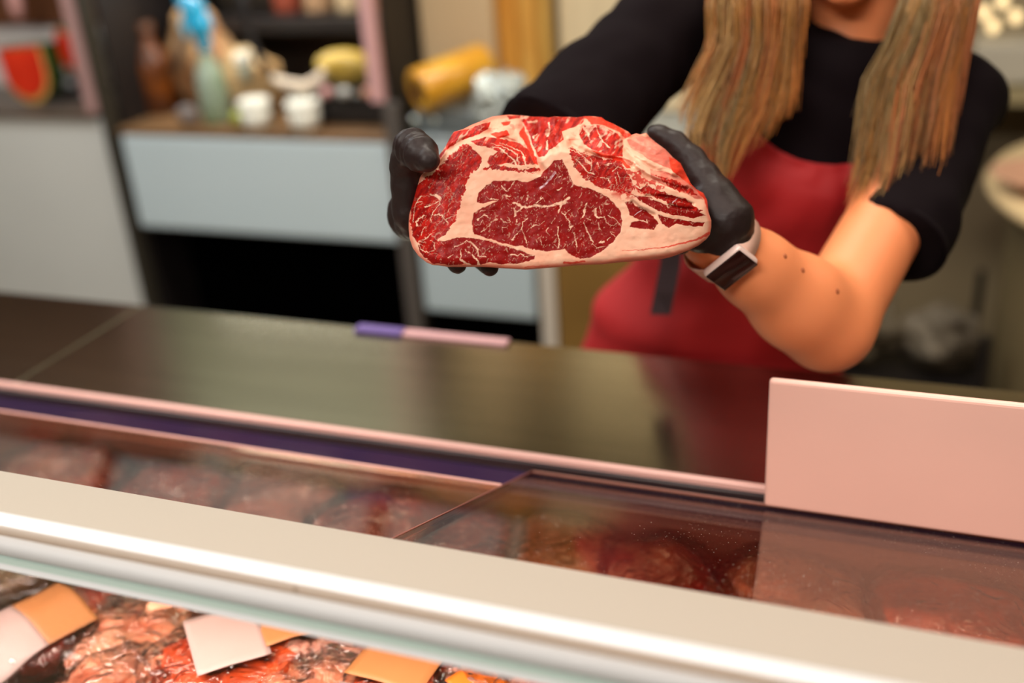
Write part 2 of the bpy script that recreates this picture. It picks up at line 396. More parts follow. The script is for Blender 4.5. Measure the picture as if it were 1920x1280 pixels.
# ------------------------------------------------------------------ back counter
YB = 2.4
lc = thing('white_cabinet', 'tall grey-white cabinet front at the far left below the watermelon', 'cabinet', (-3, 2.7, 0))
box('body', -3.9, -2.215, 2.42, 2.95, .05, 1.0, dark_mat, lc)
box('door', -3.9, -2.19, YB, 2.42, .08, 1.008, grey_panel, lc, bev=.008)
box('cabinet_top', -3.9, -2.2, 2.39, 2.95, 1.009, 1.025, mat('top_dark', (84, 72, 62), .4), lc)
po = thing('upright_post', 'dark slanted-looking upright post between the white cabinet and the middle shelf unit', 'post', (-2.19, 2.4, 0))
box('shaft', -2.178, -2.150, 2.385, 2.43, 0, 1.9, mat('post_dark', (52, 48, 40), .4), po)
box('edge_trim', -2.235, -2.18, 2.40, 2.43, 1.027, 1.9, mat('post_pinkish', (178, 140, 136), .4), po, label='pinkish edge trim')

mu = thing('shelf_unit', 'middle back shelf unit with a white front panel over a black opening', 'shelf unit', (-1.7, 2.7, 0))
box('front_panel', -2.135, -1.28, YB, 2.42, .69, .966, white_panel, mu, bev=.008, label='white front panel')
box('shelf_board', -2.14, -1.28, 2.40, 3.0, .968, .985, mat('brown_top', (118, 88, 58), .4, var=.3, scale=9), mu)
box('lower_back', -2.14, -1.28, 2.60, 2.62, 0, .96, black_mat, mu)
box('side_panel', -2.148, -2.137, 2.43, 3.0, 0, 1.9, dark_mat, mu)
box('side_panel', -1.279, -1.270, 2.43, 3.0, 0, 1.9, dark_mat, mu)
box('plinth', -2.13, -1.29, 2.43, 2.6, 0, .06, black_mat, mu)
box('back_panel', -2.135, -1.28, 2.985, 3.0, .986, 1.9, mat('unit_back', (74, 66, 56), .6, rgb2=(52, 38, 28), scale=3), mu)
zb = Yp(540, 62, 2.72).z; zt = Yp(540, 33, 2.72).z
box('upper_shelf', -2.135, -1.28, 2.72, 2.984, zb, zt, dark_mat, mu, label='dark upper shelf board')
pp = thing('corner_post', 'pink topped grey corner post right of the middle shelf unit', 'post', (-1.28, 2.4, 0))
xa, xb = Yp(700, 0, 2.39).x, Yp(728, 0, 2.39).x
box('upper_cap', -1.308, -1.272, 2.386, 2.412, 1.075, 1.9, mat('post_pink', (206, 160, 160), .4), pp, label='pink upper section')
box('shaft', -1.277, -1.235, 2.386, 2.412, 0, 1.074, mat('post_grey', (84, 78, 74), .4), pp)

# right back bench
cu = box('unseen_cupboard', -2.13, -1.29, 2.40, 2.98, 1.46, 2.3, mat('cupboard_cream', (136, 136, 116), .5, var=.08, scale=2), bev=.005); tag(cu, 'unseen cream grey cupboard added above the middle shelf unit, mirrored in the worktop', 'cupboard')  # added out of view to lighten the worktop reflection and darken the shelf
cu = box('unseen_cupboard', -3.9, -2.24, 2.45, 2.98, 1.64, 2.3, brown_mat, bev=.005); tag(cu, 'unseen dark brown cupboard added above the watermelons, mirrored in the worktop', 'cupboard')  # added out of view so the left of the worktop mirrors a dark tone
area('shelf_fill_light', (-1.7, 2.60, 1.44), (.7, .05), 4, (1, .93, .82))  # added fill, brightens the shelf left dark below the cupboard
ul = thing('added_fill_housing', 'slim strip housing added for the fill light under the unseen cupboard', 'lamp', (-1.7, 2.6, 1.455))  # made-up housing, out of view, for the shelf fill
box('housing', -2.06, -1.34, 2.57, 2.63, 1.446, 1.4595, nose_mat, ul)
rb = thing('back_bench', 'back bench with a pale blue-grey front right of the corner post', 'bench', (-1.0, 2.7, 0))
box('front_panel', -1.225, -.90, YB, 2.42, .50, .965, mat('bench_front', (176, 192, 198), .45), rb, bev=.008)
box('worktop', -1.23, -.30, 2.40, 3.0, .967, .985, mat('bench_top', (152, 160, 162), .3, metal=.3), rb)
box('plinth', -1.225, -.72, 2.44, 2.46, 0, .49, black_mat, rb)
box('side_door', -.885, -.845, 2.40, 2.42, .30, .965, mat('cream_edge', (200, 190, 176), .4), rb)
box('side_door', -.84, -.30, 2.40, 2.42, .30, .965, mat('gold_brown', (132, 98, 42), .5, var=.2, scale=4), rb, label='golden brown door')
# tall items behind the bench
o = box('cream_panel', -1.262, -1.055, 2.62, 2.66, .986, 1.9, cream_mat, bev=.01); tag(o, 'cream upright panel behind the yellow wrap roll', 'panel')
def board(x0, x1, z1, m, lab, y=2.66):
    o = box('wooden_board', x0, x1, y, y+.03, .9875, z1, m, bev=.004); tag(o, lab, 'board')
xs = [Yp(p, 0, 2.66).x for p in (886, 925, 968, 1004, 1026)]
hw = [wood_mat, mat('amber_wood', (214, 156, 66), .5, rgb2=(192, 128, 44), scale=6, stretch=(9, 9, .6)), wood_mat, mat('yellow_wood', (200, 158, 78), .5, rgb2=(180, 130, 50), scale=6, stretch=(9, 9, .6))]
for i, l in enumerate(['honey coloured upright wooden board, leftmost of the four beside the cream panel', 'darker amber upright wooden board, second of the four', 'honey coloured upright wooden board, third of the four', 'pale yellow upright wooden board nearest the black sleeve']):
    board(xs[i]+.002, xs[i+1]-.002, 1.6+.03*i, hw[i], l, 2.66+.006*(i % 2))
o = box('cream_panel', xs[4]+.012, xs[4]+.35, 2.70, 2.74, .986, 1.9, mat('cream_cloth', (214, 196, 160), .7, var=.08, scale=4, stretch=(8, 1, .5)), bev=.01); tag(o, 'pale cream upright panel right of the wooden boards, behind the sleeve', 'panel')

# roll of yellow film
ra = Yp(783, 172, 2.40); rb_ = Yp(925, 112, 2.62)
def hollow(r_out, r_in, L): return [(r_in, 0), (r_out-.003, 0), (r_out, .004), (r_out, L-.004), (r_out-.003, L), (r_in, L)]
d = Vector((rb_.x-ra.x, .16, rb_.z-ra.z)); Lr = d.length
rt = thing('wrap_roll', 'thick yellow roll of wrapping film with a dark hollow core on the back bench', 'roll', tuple(ra))
mm = Matrix.Translation(ra) @ d.to_track_quat('Z', 'Y').to_matrix().to_4x4()
yel = mat('yellow_film', (222, 168, 44), .4, rgb2=(206, 140, 30), scale=9, stretch=(1, 1, 8), coat=.4)
lathe('film', hollow(.056, .030, Lr), yel, rt, mm, close=True)
lathe('core', hollow(.0296, .023, Lr+.004), mat('cardboard_core', (52, 26, 14), .9), rt, mm @ Matrix.Translation((0, 0, -.002)), close=True)
lathe('core_shade_disc', [(.0225, .03), (.0225, .05)], black_mat, rt, mm)  # added black disc, paints the shade inside the hollow core
q = Yp(800, 205, 2.5)
o = box('roll_stand', -1.215, -1.0, 2.44, 2.60, .9865, 1.045, mat('stand_grey', (128, 138, 142), .3, metal=.5), bev=.01)
tag(o, 'low grey metal box under the yellow wrap roll', 'box')
for k, px in enumerate((776, 812)):
    p = Yp(px, 226, 2.432)
    o = lathe('control_knob', [(.012, 0), (.014, .004), (.012, .010), (.006, .012)], mat('chrome_knob', (210, 220, 215), .15, metal=1), None, Matrix.Translation((p.x, 2.4375, 1.018)) @ Matrix.Rotation(math.pi/2, 4, 'X'))
    tag(o, 'small chrome knob on the grey metal box, ' + ['left one', 'right one'][k], 'knob', 'chrome knobs on the grey metal box')
# crumpled clear plastic bag
def crumple(center, r, amp, sc_, m, name, seed=0, sub=4):
    bm = bmesh.new(); bmesh.ops.create_icosphere(bm, subdivisions=sub, radius=1)
    for v in bm.verts:
        n = v.co.copy(); k = 1+amp*mnoise.noise(n*sc_+Vector((seed*3.1, 0, seed)))+amp*.6*abs(mnoise.noise(n*sc_*2.2+Vector((seed, 4, 0))))
        v.co = Vector((n.x*r[0]*k, n.y*r[1]*k, n.z*r[2]*k))+Vector(center)
    return link(name, me_from(bm), m, None)
foil = mat('crinkled_film', (176, 184, 180), .25, metal=.4, bump=1, bscale=25)
p = Yp(935, 178, 2.46)
o = crumple((p.x, 2.46, 1.060), (.058, .045, .060), .75, 2.2, foil, 'plastic_bag', 3); tag(o, 'crumpled shiny clear plastic bag beside the yellow wrap roll', 'bag')

# ------------------------------------------------------------------ things on the left cabinet
wm_red = mat('watermelon_flesh', (226, 54, 26), .35, rgb2=(196, 34, 14), scale=9)
wm_rind = mat('watermelon_rind', (52, 84, 30), .35, rgb2=(20, 40, 14), scale=10)
wm_white = mat('watermelon_pith', (226, 178, 96), .5)
def upoly(w, h, n=22): return [(-w, h*.45)]+[(-w*math.cos(a), -h*.55*math.sin(a)) for a in np.linspace(0, math.pi, n)]+[(w, h*.45)]
def slab(name, poly, y0, y1, cx, cz, rot, m, parent):
    n = len(poly); ca_, sa_ = math.cos(rot), math.sin(rot)
    P2 = [(cx+x*ca_-z*sa_, cz+x*sa_+z*ca_) for x, z in poly]
    bm = bmesh.new(); f = [bm.verts.new((x, y0, z)) for x, z in P2]; g = [bm.verts.new((x, y1, z)) for x, z in P2]
    bm.faces.new(f); bm.faces.new(g[::-1])
    for i in range(n): bm.faces.new((f[i], g[i], g[(i+1) % n], f[(i+1) % n]))
    bmesh.ops.recalc_face_normals(bm, faces=bm.faces[:]); bmesh.ops.bevel(bm, geom=bm.edges[:], offset=.002, segments=1, affect='EDGES')
    return link(name, me_from(bm), m, parent, smooth=False)
def melon(cx, y, zb_, w, h, rot, lab):
    t = thing('watermelon_wedge', lab, 'watermelon', (cx, y, zb_)); cz = zb_+h*.58
    slab('rind', upoly(w, h), y, y+.06, cx, cz, rot, wm_rind, t)
    slab('pith', [(x*.95, z*.95) for x, z in upoly(w, h)], y-.004, y-.0002, cx, cz, rot, wm_white, t)
    slab('flesh', [(x*.88, z*.84+h*.05) for x, z in upoly(w, h)], y-.010, y-.0042, cx, cz, rot, wm_red, t)
p = Yp(50, 140, 2.47)
melon(p.x, 2.47, 1.0265, .088, .17, .06, 'red watermelon wedge with green rind standing on the left cabinet')
p2 = Yp(112, 95, 2.60)
melon(p2.x+.01, 2.64, 1.087, .065, .12, -.3, 'smaller red watermelon wedge behind and right of the bigger one')
o = lathe('fruit_stand', [(.09, 0), (.09, .01), (.03, .02), (.03, .05), (.075, .055), (.075, .06)], dark_mat, None, Matrix.Translation((p2.x, 2.67, 1.0255))); tag(o, 'low dark stand under the smaller watermelon wedge', 'stand')
o = box('wooden_crate', -3.3, -2.30, 2.80, 2.94, 1.21, 1.60, mat('crate', (142, 92, 62), .6, rgb2=(112, 66, 38), scale=4), bev=.01); tag(o, 'brown wooden crate behind the watermelons at the top left', 'crate')
o = box('white_splash_panel', -3.3, -2.245, 2.74, 2.93, 1.0255, 1.208, mat('splash', (226, 222, 220), .5), bev=.006); tag(o, 'low white box supporting the brown crate behind the watermelons', 'box')
p = Yp(12, 68, 2.55)
o = crumple((p.x, 2.62, 1.30), (.022, .02, .045), .2, 1.5, mat('garlic_pink', (216, 158, 150), .4), 'hanging_pouch', 1, 3); tag(o, 'small pink pouch above the watermelon at the left edge', 'pouch')

# ------------------------------------------------------------------ things on the middle shelf unit
TOPZ = .985
def bottle(name, x, y, z0, h, r, m, capm, label, cat='bottle', neck=.4, group=None, capc='cap'):
    t = thing(name, label, cat, (x, y, z0), group)
    lathe('body', [(r*.9, 0), (r, .006), (r, h*.55), (r*.85, h*.66), (r*neck, h*.8), (r*neck, h*.88)], m, t, Matrix.Translation((x, y, z0)))
    lathe(capc, [(r*neck*1.25, h*.88), (r*neck*1.3, h*.9), (r*neck*1.2, h)], capm, t, Matrix.Translation((x, y, z0)))
    return t
amber = mat('amber_sauce', (124, 66, 20), .3, rgb2=(70, 34, 12), scale=20)
brown_g = mat('brown_bottle', (44, 22, 12), .25)
white_c = mat('white_cap', (226, 226, 214), .4); blue_c = mat('blue_cap', (24, 92, 132), .35)
x = Yp(236, 180, 2.62).x
bottle('sauce_bottle', x, 2.66, TOPZ+.0006, .30, .045, brown_g, mat('dark_cap', (30, 18, 14)), 'dark brown sauce bottle at the left end of the shelf unit')
x = Yp(292, 160, 2.6).x
bottle('sauce_bottle', x, 2.60, TOPZ+.0006, .26, .055, amber, mat('brown_cap', (90, 50, 20)), 'orange amber sauce bottle right of the dark brown one')
p = Yp(292, 38, 2.72)
t = thing('blue_tub', 'dark blue round tub on the shelf above the amber bottle', 'tub', (p.x, 2.80, zt))
lathe('body', [(.04, 0), (.048, .08)], blue_c, t, Matrix.Translation((p.x, 2.80, zt+.0005)))
lathe('lid', [(.051, .0806), (.051, .094), (.04, .097)], mat('blue_lid', (36, 110, 150), .3), t, Matrix.Translation((p.x, 2.80, zt+.0005)))
# spray bottle
p = Yp(398, 168, 2.50); sx, sy = p.x, 2.50
t = thing('spray_bottle', 'clear spray bottle with a bright blue trigger head', 'spray bottle', (sx, sy, TOPZ))
T = Matrix.Translation((sx, sy, TOPZ+.0006))
lathe('body', [(.037, 0), (.041, .008), (.041, .12), (.034, .15), (.016, .185), (.014, .20)], mat('milky_bottle', (150, 164, 150), .2, rgb2=(120, 142, 110), scale=5), t, T)
sb = mat('spray_blue', (40, 176, 226), .25, coat=.5)
lathe('collar', [(.018, .198), (.019, .225), (.016, .228)], sb, t, T)
b = Blob(); hz = TOPZ+.24
b.chain([(Vector((sx, sy, hz-.012)), .022), (Vector((sx+.002, sy-.006, hz+.03)), .032), (Vector((sx-.008, sy-.012, hz+.075)), .030), (Vector((sx-.030, sy-.02, hz+.098)), .017)])
head = link('trigger_head', b.build(.004), sb, t)
b = Blob(); b.chain([(Vector((sx-.03, sy-.020, hz+.06)), .007), (Vector((sx-.040, sy-.024, hz+.03)), .007), (Vector((sx-.034, sy-.024, hz+.0)), .006)])
link('trigger', b.build(.003), mat('trigger_blue', (120, 200, 226), .3), head)
# carton / bag stack left-mid
p = Yp(360, 130, 2.62)
o = crumple((p.x+.0, 2.68, 1.13), (.10, .07, .143), .25, 1.3, mat('paper_bag', (196, 160, 116), .7, rgb2=(160, 112, 74), scale=12), 'paper_bag', 5); tag(o, 'tan paper bag standing behind the spray bottle', 'bag')
p = Yp(460, 155, 2.60)
o = crumple((p.x, 2.62, 1.075), (.105, .07, .088), .25, 1.3, mat('cream_bag', (206, 184, 142), .7, rgb2=(178, 140, 90), scale=12), 'bread_bag', 8); tag(o, 'cream bread bag right of the spray bottle', 'bag')
p = Yp(440, 128, 2.5); 
t = thing('jar', 'small jar with a white lid on the cream bread bag', 'jar', (p.x, 2.57, 1.11))
lathe('lid', [(.024, .0), (.026, .004), (.026, .02), (.02, .024)], white_c, t, Matrix.Translation((p.x, 2.545, 1.145)))
lathe('body', [(.02, -.05), (.023, -.04), (.023, -.001)], mat('jar_glass', (150, 150, 130), .2), t, Matrix.Translation((p.x, 2.545, 1.145)))
# tray with yellow pouch
t = thing('dark_tray', 'dark oven tray behind the two white tubs', 'tray', (-1.45, 2.6, TOPZ))
box('tray_body', -1.60, -1.30, 2.50, 2.74, TOPZ+.0006, TOPZ+.075, mat('tray_dark', (34, 32, 32), .35), t, bev=.01)
box('tray_rim', -1.61, -1.29, 2.495, 2.745, TOPZ+.0765, TOPZ+.084, mat('tray_rim', (92, 92, 88), .3, metal=.6), t, bev=.003)
p = Yp(630, 138, 2.56)
o = crumple((p.x, 2.62, 1.118), (.085, .05, .044), .15, 1.1, mat('yellow_pouch', (206, 180, 92), .4, rgb2=(180, 150, 60), scale=8), 'yellow_pouch', 2, 4); tag(o, 'yellow pouch lying on the dark tray', 'pouch')
p = Yp(555, 175, 2.52)
bmp = tube_me([Yp(512, 146, 2.49), Yp(538, 158, 2.48), Yp(572, 164, 2.48), Yp(596, 148, 2.49), Yp(606, 134, 2.52)], [.009, .015, .017, .013, .008], 12)
o = link('folded_cloth', bmp, mat('cloth_cream', (208, 192, 172), .8), None); tag(o, 'cream folded cloth drooping over the front of the dark tray', 'cloth')
for k, (px, py, c, nm) in enumerate(((612, 185, (206, 150, 146), 'pale pink'), (645, 187, (188, 188, 182), 'silver grey'), (688, 180, (172, 110, 72), 'orange brown'))):
    p = Yp(px, py, 2.47)
    o = crumple((p.x, 2.475, 1.0858-.006), (.017, .015, .014), .15, 2, mat('wrapped_'+str(k), c, .3), 'wrapped_sweet', k, 3); tag(o, nm+' small wrapped packet at the front of the dark tray', 'packet')
for k, (px, r, lab) in enumerate(((478, .044, 'round white plastic tub, left of the pair at the shelf front'), (569, .046, 'round white plastic tub, right of the pair at the shelf front'))):
    p = Yp(px, 222, 2.44)
    t = thing('white_tub', lab, 'tub', (p.x, 2.445, TOPZ), 'white tubs at the shelf front')
    lathe('body', [(r*.85, 0), (r*.95, .060)], white_c, t, Matrix.Translation((p.x, 2.446, TOPZ+.0006)))
    lathe('lid', [(r, .0606), (r*1.02, .063), (r*1.0, .076), (r*.9, .080)], white_c, t, Matrix.Translation((p.x, 2.446, TOPZ+.0006)))
p = Yp(438, 240, 2.43)
o = crumple((p.x, 2.46, TOPZ+.024), (.02, .02, .021), .1, 1, mat('lime_green', (150, 156, 42), .4), 'lime', 0, 3); tag(o, 'green lime left of the white tubs', 'lime')
p = Yp(345, 240, 2.43)
o = crumple((p.x, 2.46, TOPZ+.030), (.035, .02, .027), .15, 1.5, mat('grey_cloth', (118, 108, 104), .7), 'cleaning_cloth', 0, 3); tag(o, 'small grey bunched cleaning cloth at the shelf front', 'cloth')
# hanging hose and row of jars above the dark shelf
o = link('hanging_hose', tube_me([Yp(452, -60, 2.55), Yp(456, 20, 2.55), Yp(470, 75, 2.55), Yp(490, 115, 2.55), Yp(512, 140, 2.56)], .012), mat('hose_black', (22, 18, 18), .5), None); tag(o, 'black hose hanging above the cream bread bag', 'hose')
o = link('hanging_hose', tube_me([Yp(372, -60, 2.6), Yp(352, 20, 2.6), Yp(338, 80, 2.6), Yp(330, 130, 2.6)], .009), mat('hose_grey', (110, 104, 104), .5), None); tag(o, 'grey hose hanging left of the blue spray head', 'hose')
cols = [((120, 56, 40), 'dark red'), ((150, 120, 92), 'tan'), ((170, 150, 120), 'beige'), ((126, 84, 62), 'brown'), ((150, 150, 142), 'grey')]
for k, (c, nm) in enumerate(cols):
    x = -1.78+.105*k
    t = thing('spice_jar', nm+' jar on the dark upper shelf', 'jar', (x, 2.82, zt), 'jars on the upper shelf')
    lathe('body', [(.04, 0), (.043, .01), (.043, .09), (.034, .105)], mat('jar_c%d' % k, c, .3), t, Matrix.Translation((x, 2.82, zt+.0005)))
    lathe('lid', [(.037, .1056), (.037, .125), (.03, .128)], mat('jar_l%d' % k, tuple(v*.6 for v in c), .4), t, Matrix.Translation((x, 2.82, zt+.0005)))

# ------------------------------------------------------------------ right background
oc = Vector((.72, 2.62, 0))
t = thing('round_counter', 'olive grey drum-shaped counter with a cream rim at the right edge', 'counter', tuple(oc))
lathe('drum', [(.47, .02), (.50, .04), (.50, .83), (.49, .835)], mat('olive_drum', (104, 90, 62), .55, var=.12, scale=2), t, Matrix.Translation(oc), seg=64)
lathe('rim', [(.48, .8355), (.555, .84), (.565, .855), (.555, .872), (.48, .874)], mat('cream_rim', (222, 196, 150), .4), t, Matrix.Translation(oc), seg=64)
lathe('counter_top', [(.47, .8745), (.46, .880)], mat('yellow_top', (206, 184, 120), .4), t, Matrix.Translation(oc), seg=64)
p = Zp(1905, 332, .90)
t = thing('pink_dish', 'shallow pinkish dish on the round counter', 'dish', (p.x+.07, p.y, .881))
lathe('bowl', [(.07, .0), (.12, .03), (.125, .032), (.118, .032), (.06, .006)], mat('dish_pink', (196, 150, 124), .4), t, Matrix.Translation((p.x+.07, p.y, .8808)))
for k, (px, py, r, c, lab) in enumerate(((1655, 590, .10, (112, 102, 84), 'grey olive crumpled sack on the floor behind her elbow'), (1700, 650, .11, (126, 116, 100), 'paler grey crumpled sack lower down beside the round counter'), (1640, 680, .09, (60, 52, 42), 'dark crumpled sack nearest the worktop'))):
    X_, Y_, Z_ = ((-.09, 2.58, .475), (.105, 2.58, .47), (-.02, 2.56, .275))[k]; r = (.085, .08, .06)[k]
    o = crumple((X_, Y_, Z_), (r, r*.7, r*.9), .45, 2, mat('sack%d' % k, c, .6, var=.4, scale=8), 'sack', k+4, 4); tag(o, lab, 'sack')
rk = thing('storage_rack', 'dark low rack holding the grey sacks behind her elbow', 'rack', (0, 2.6, 0))
for zz in (.18, .36): box('rack_shelf', -.28, .2, 2.42, 2.85, zz, zz+.02, dark_mat, rk)
for xx in (-.28, .18):
    for yy in (2.42, 2.83): box('leg', xx, xx+.02, yy, yy+.02, 0, .55, dark_mat, rk)
p = Yp(1868, 85, 3.3); q = Yp(1925, 118, 3.3)
o = box('grey_box', p.x-.06, p.x+.14, 3.2, 3.4, q.z-.04, p.z+.02, mat('box_grey', (176, 172, 160), .5), bev=.01); tag(o, 'pale grey box on the far right back shelf', 'box')
sh = thing('wall_shelf', 'olive cream shelf fixed to the back wall at the far right', 'shelf', (.4, 3.4, 1))
box('board', -.05, 1.2, 3.15, 3.599, q.z-.085, q.z-.045, mat('shelf_olive', (150, 138, 104), .5), sh)
bl = mat('bulb_warm', (255, 226, 170), emit=1.3)
for k, (px, py) in enumerate(((1845, 22), (1880, 2), (1905, 30), (1862, 48))):
    p = Yp(px, py, 3.3)
    t = thing('small_lamp', 'small warm glowing lamp at the top right, ' + ['leftmost of the four', 'highest of the four', 'rightmost of the four', 'lowest of the four'][k], 'lamp', tuple(p), 'small glowing lamps at the top right')
    lathe('bulb', [(.004, -.02), (.014, -.012), (.016, 0), (.010, .014)], bl, t, Matrix.Translation(p))
    lathe('cord', [(.002, .0145), (.002, .5)], dark_mat, t, Matrix.Translation(p), seg=6)

# ------------------------------------------------------------------ packed meats in the case
DZ = .858
film_mat = glass_mat('vacuum_film', (252, 244, 240), .16, boost=1.8, wrinkle=30)
def meat_mat(nm, a, b, sc_=22): return mat(nm, a, .3, rgb2=b, scale=sc_, sss=.15, bump=.25, bscale=50)
MM = {'dark': meat_mat('cured_dark', (176, 50, 28), (126, 26, 16)), 'orange': meat_mat('cured_orange', (222, 92, 44), (190, 62, 26)),
      'peach': meat_mat('poultry_peach', (244, 178, 146), (224, 130, 98)), 'pink': meat_mat('pork_pink', (228, 166, 150), (186, 116, 104)),
      'red': meat_mat('marbled_red', (186, 48, 40), (226, 150, 126), 40), 'olive': meat_mat('smoked_olive', (120, 92, 60), (72, 50, 34))}
lab_tan = mat('label_tan', (180, 116, 66), .5, var=.04); lab_pink = mat('label_white_pink', (176, 150, 146), .45, var=.03)
def pack(px, py, size, ang, kind, desc, labels=(), lumps=1, z=DZ, film=True, seed=0):
    """vacuum pack: lump(s) of meat in a wrinkled film with printed labels laid on top"""
    rr = random.Random(seed*13+5); hgt = size[2]
    c = Zp(px, py, z+hgt*.9); cx, cy = c.x, c.y
    t = thing('vacuum_pack', desc, 'packed meat', (cx, cy, z), 'vacuum packed meats in the case')
    R = Matrix.Translation((cx, cy, z+.002)) @ Matrix.Rotation(math.radians(ang), 4, 'Z')
    def shell(sx, sy, h, amp, sd, ox=0, oy=0, zz=0):
        bm = bmesh.new(); bmesh.ops.create_icosphere(bm, subdivisions=4, radius=1)
        for v in bm.verts:
            n = v.co.copy(); k = 1+amp*mnoise.noise(n*1.9+Vector((sd, 1.3*sd, 0)))
            q = lambda a, e: math.copysign(abs(a)**e, a)
            v.co = Vector((q(n.x, .72)*sx*k+ox, q(n.y, .72)*sy*k+oy, (q(n.z, .8)*.5+.5)*h*(1+.6*amp*mnoise.noise(n*2.3+Vector((0, 0, sd)))) + zz))
        bmesh.ops.transform(bm, matrix=R, verts=bm.verts[:]); return me_from(bm)
    sx, sy = size[0]/2, size[1]/2; body = None
    if lumps == 1:
        body = link('meat', shell(sx*.9, sy*.88, hgt*.94, .14, seed+1.5), MM[kind], t)
    else:
        nx = max(1, round(lumps**.5)); ny = math.ceil(lumps/nx)
        for i in range(nx):
            for j in range(ny):
                ox = (-1+2*(i+.5)/nx)*sx*.8; oy = (-1+2*(j+.5)/ny)*sy*.8
                link('meat', shell(sx/nx*1.02, sy/ny*1.02, hgt*.93, .3, seed+i*2.7+j*1.3, ox, oy), MM[kind], t)
    if film:
        me = shell(sx, sy, hgt, .16, seed+1.5)
        nn_ = [v.normal.copy() for v in me.vertices]
        for v, n_ in zip(me.vertices, nn_): v.co = v.co + n_*(abs(mnoise.noise(v.co*34+Vector((seed, 0, 0))))*.010)
        link('film', me, film_mat, t)
        N = 16                        # flat crinkled seal at each end of the pack
        for sgn in (-1, 1):
            bm = bmesh.new(); vs = []
            for k in range(N+1):
                y = -sy+2*sy*k/N
                vs.append([bm.verts.new(R @ Vector((sgn*(sx*.8+e*.030), y*.95, .006+.010*mnoise.noise(Vector((k*.9, e*2.1, seed+sgn))) + .004*e))) for e in range(3)])
            for k in range(N):
                for e in range(2): bm.faces.new((vs[k][e], vs[k+1][e], vs[k+1][e+1], vs[k][e+1]))
            link('sealed_edge', me_from(bm), film_mat, t)
    bv = BVHTree.FromPolygons([v.co[:] for v in me.vertices], [p.vertices[:] for p in me.polygons]) if film else None
    for (lx, ly, w, h, a2, lm, ln) in labels:
        bm = bmesh.new(); n = 10; g = []
        for i in range(n+1):
            row = []
            for j in range(n+1):
                u, v = (i/n-.5)*w, (j/n-.5)*h
                ca, sa = math.cos(math.radians(a2)), math.sin(math.radians(a2))
                P = R @ Vector((lx+u*ca-v*sa, ly+u*sa+v*ca, 0))
                hit = (bv.ray_cast(Vector((P.x+t.location.x*0, P.y, z+.3)) - Vector(t.location), Vector((0, 0, -1)))[0]) if bv else None
                zz = (hit.z + t.location.z) if hit else z+hgt*.5
                row.append([P.x, P.y, zz])
            g.append(row)
        Z = np.array([[q[2] for q in r_] for r_ in g]); zt_ = np.sort(Z.ravel())[-30]
        for _ in range(8):
            Zp_ = np.pad(Z, 1, mode='edge'); Z = (Zp_[:-2, 1:-1]+Zp_[2:, 1:-1]+Zp_[1:-1, :-2]+Zp_[1:-1, 2:])/4
        Z = np.maximum(Z, zt_-.02)
        V = [[bm.verts.new((g[i][j][0], g[i][j][1], Z[i, j]+.006)) for j in range(n+1)] for i in range(n+1)]
        for i in range(n):
            for j in range(n): bm.faces.new((V[i][j], V[i+1][j], V[i+1][j+1], V[i][j+1]))
        bmesh.ops.recalc_face_normals(bm, faces=bm.faces[:])
        r_ = bmesh.ops.solidify(bm, geom=bm.faces[:], thickness=.0008)
        link('price_label', me_from(bm), lm, t, label=ln)
    return t
P = pack
P(112, 1150, (.21, .105, .060), 66, 'dark', 'dark red cured meat pack with a tan and a pinkish white label, far left', [(-.005, 0, .055, .10, 0, lab_tan, 'tan paper band'), (-.065, 0, .066, .10, 0, lab_pink, 'pinkish white label')], seed=1)
P(250, 1170, (.15, .13, .055), 30, 'peach', 'clear pack of peach coloured pieces right of the dark red pack', lumps=4, seed=2)
P(300, 1095, (.15, .12, .055), 0, 'peach', 'peach meat pack with a pinkish white label, half under the front strip', [(0, -.0, .085, .055, -8, lab_pink, 'pinkish white label')], seed=3)
P(436, 1212, (.21, .150, .060), 42, 'orange', 'orange red pack carrying a big square pinkish label on a tan one', [(.055, .012, .05, .085, 3, lab_tan, 'tan label'), (-.004, .004, .074, .096, 3, lab_pink, 'square pinkish white label')], seed=4)
P(230, 1275, (.16, .12, .052), 10, 'peach', 'clear pack of peach pieces at the lower left corner, in front', lumps=4, seed=5)
P(340, 1330, (.15, .11, .05), -20, 'pink', 'pink meat pack below the big orange one', seed=15)
P(605, 1175, (.13, .12, .055), 15, 'pink', 'greyish pink wrinkled pack right of the big orange one', lumps=2, seed=6)
P(600, 1275, (.15, .11, .05), -12, 'peach', 'peach sausage pack at the bottom, left of the tan labelled one', lumps=3, seed=7)
P(765, 1235, (.20, .105, .056), 84, 'orange', 'orange red pack with a broad tan label and a white tip', [(-.015, 0, .07, .085, 0, lab_tan, 'broad tan label'), (-.075, 0, .035, .085, 0, lab_pink, 'white label tip')], seed=8)
P(925, 1235, (.13, .11, .055), 20, 'pink', 'pale pink wrinkled pack right of the tan labelled one', lumps=2, seed=9)
P(900, 1300, (.12, .07, .045), -30, 'orange', 'small bright orange pack at the bottom edge', [(.0, 0, .05, .045, 0, mat('label_orange', (230, 120, 30), .5), 'orange label')], seed=10)
P(1060, 1275, (.17, .12, .055), 8, 'red', 'marbled red meat pack at the bottom, last one before the strip hides the rest', seed=11)
P(30, 1060, (.16, .09, .05), 50, 'olive', 'brownish smoked meat pack in the far left corner', seed=12)
P(-60, 1230, (.14, .12, .05), 40, 'pink', 'pink meat pack beyond the dark red one at the left end', seed=13)
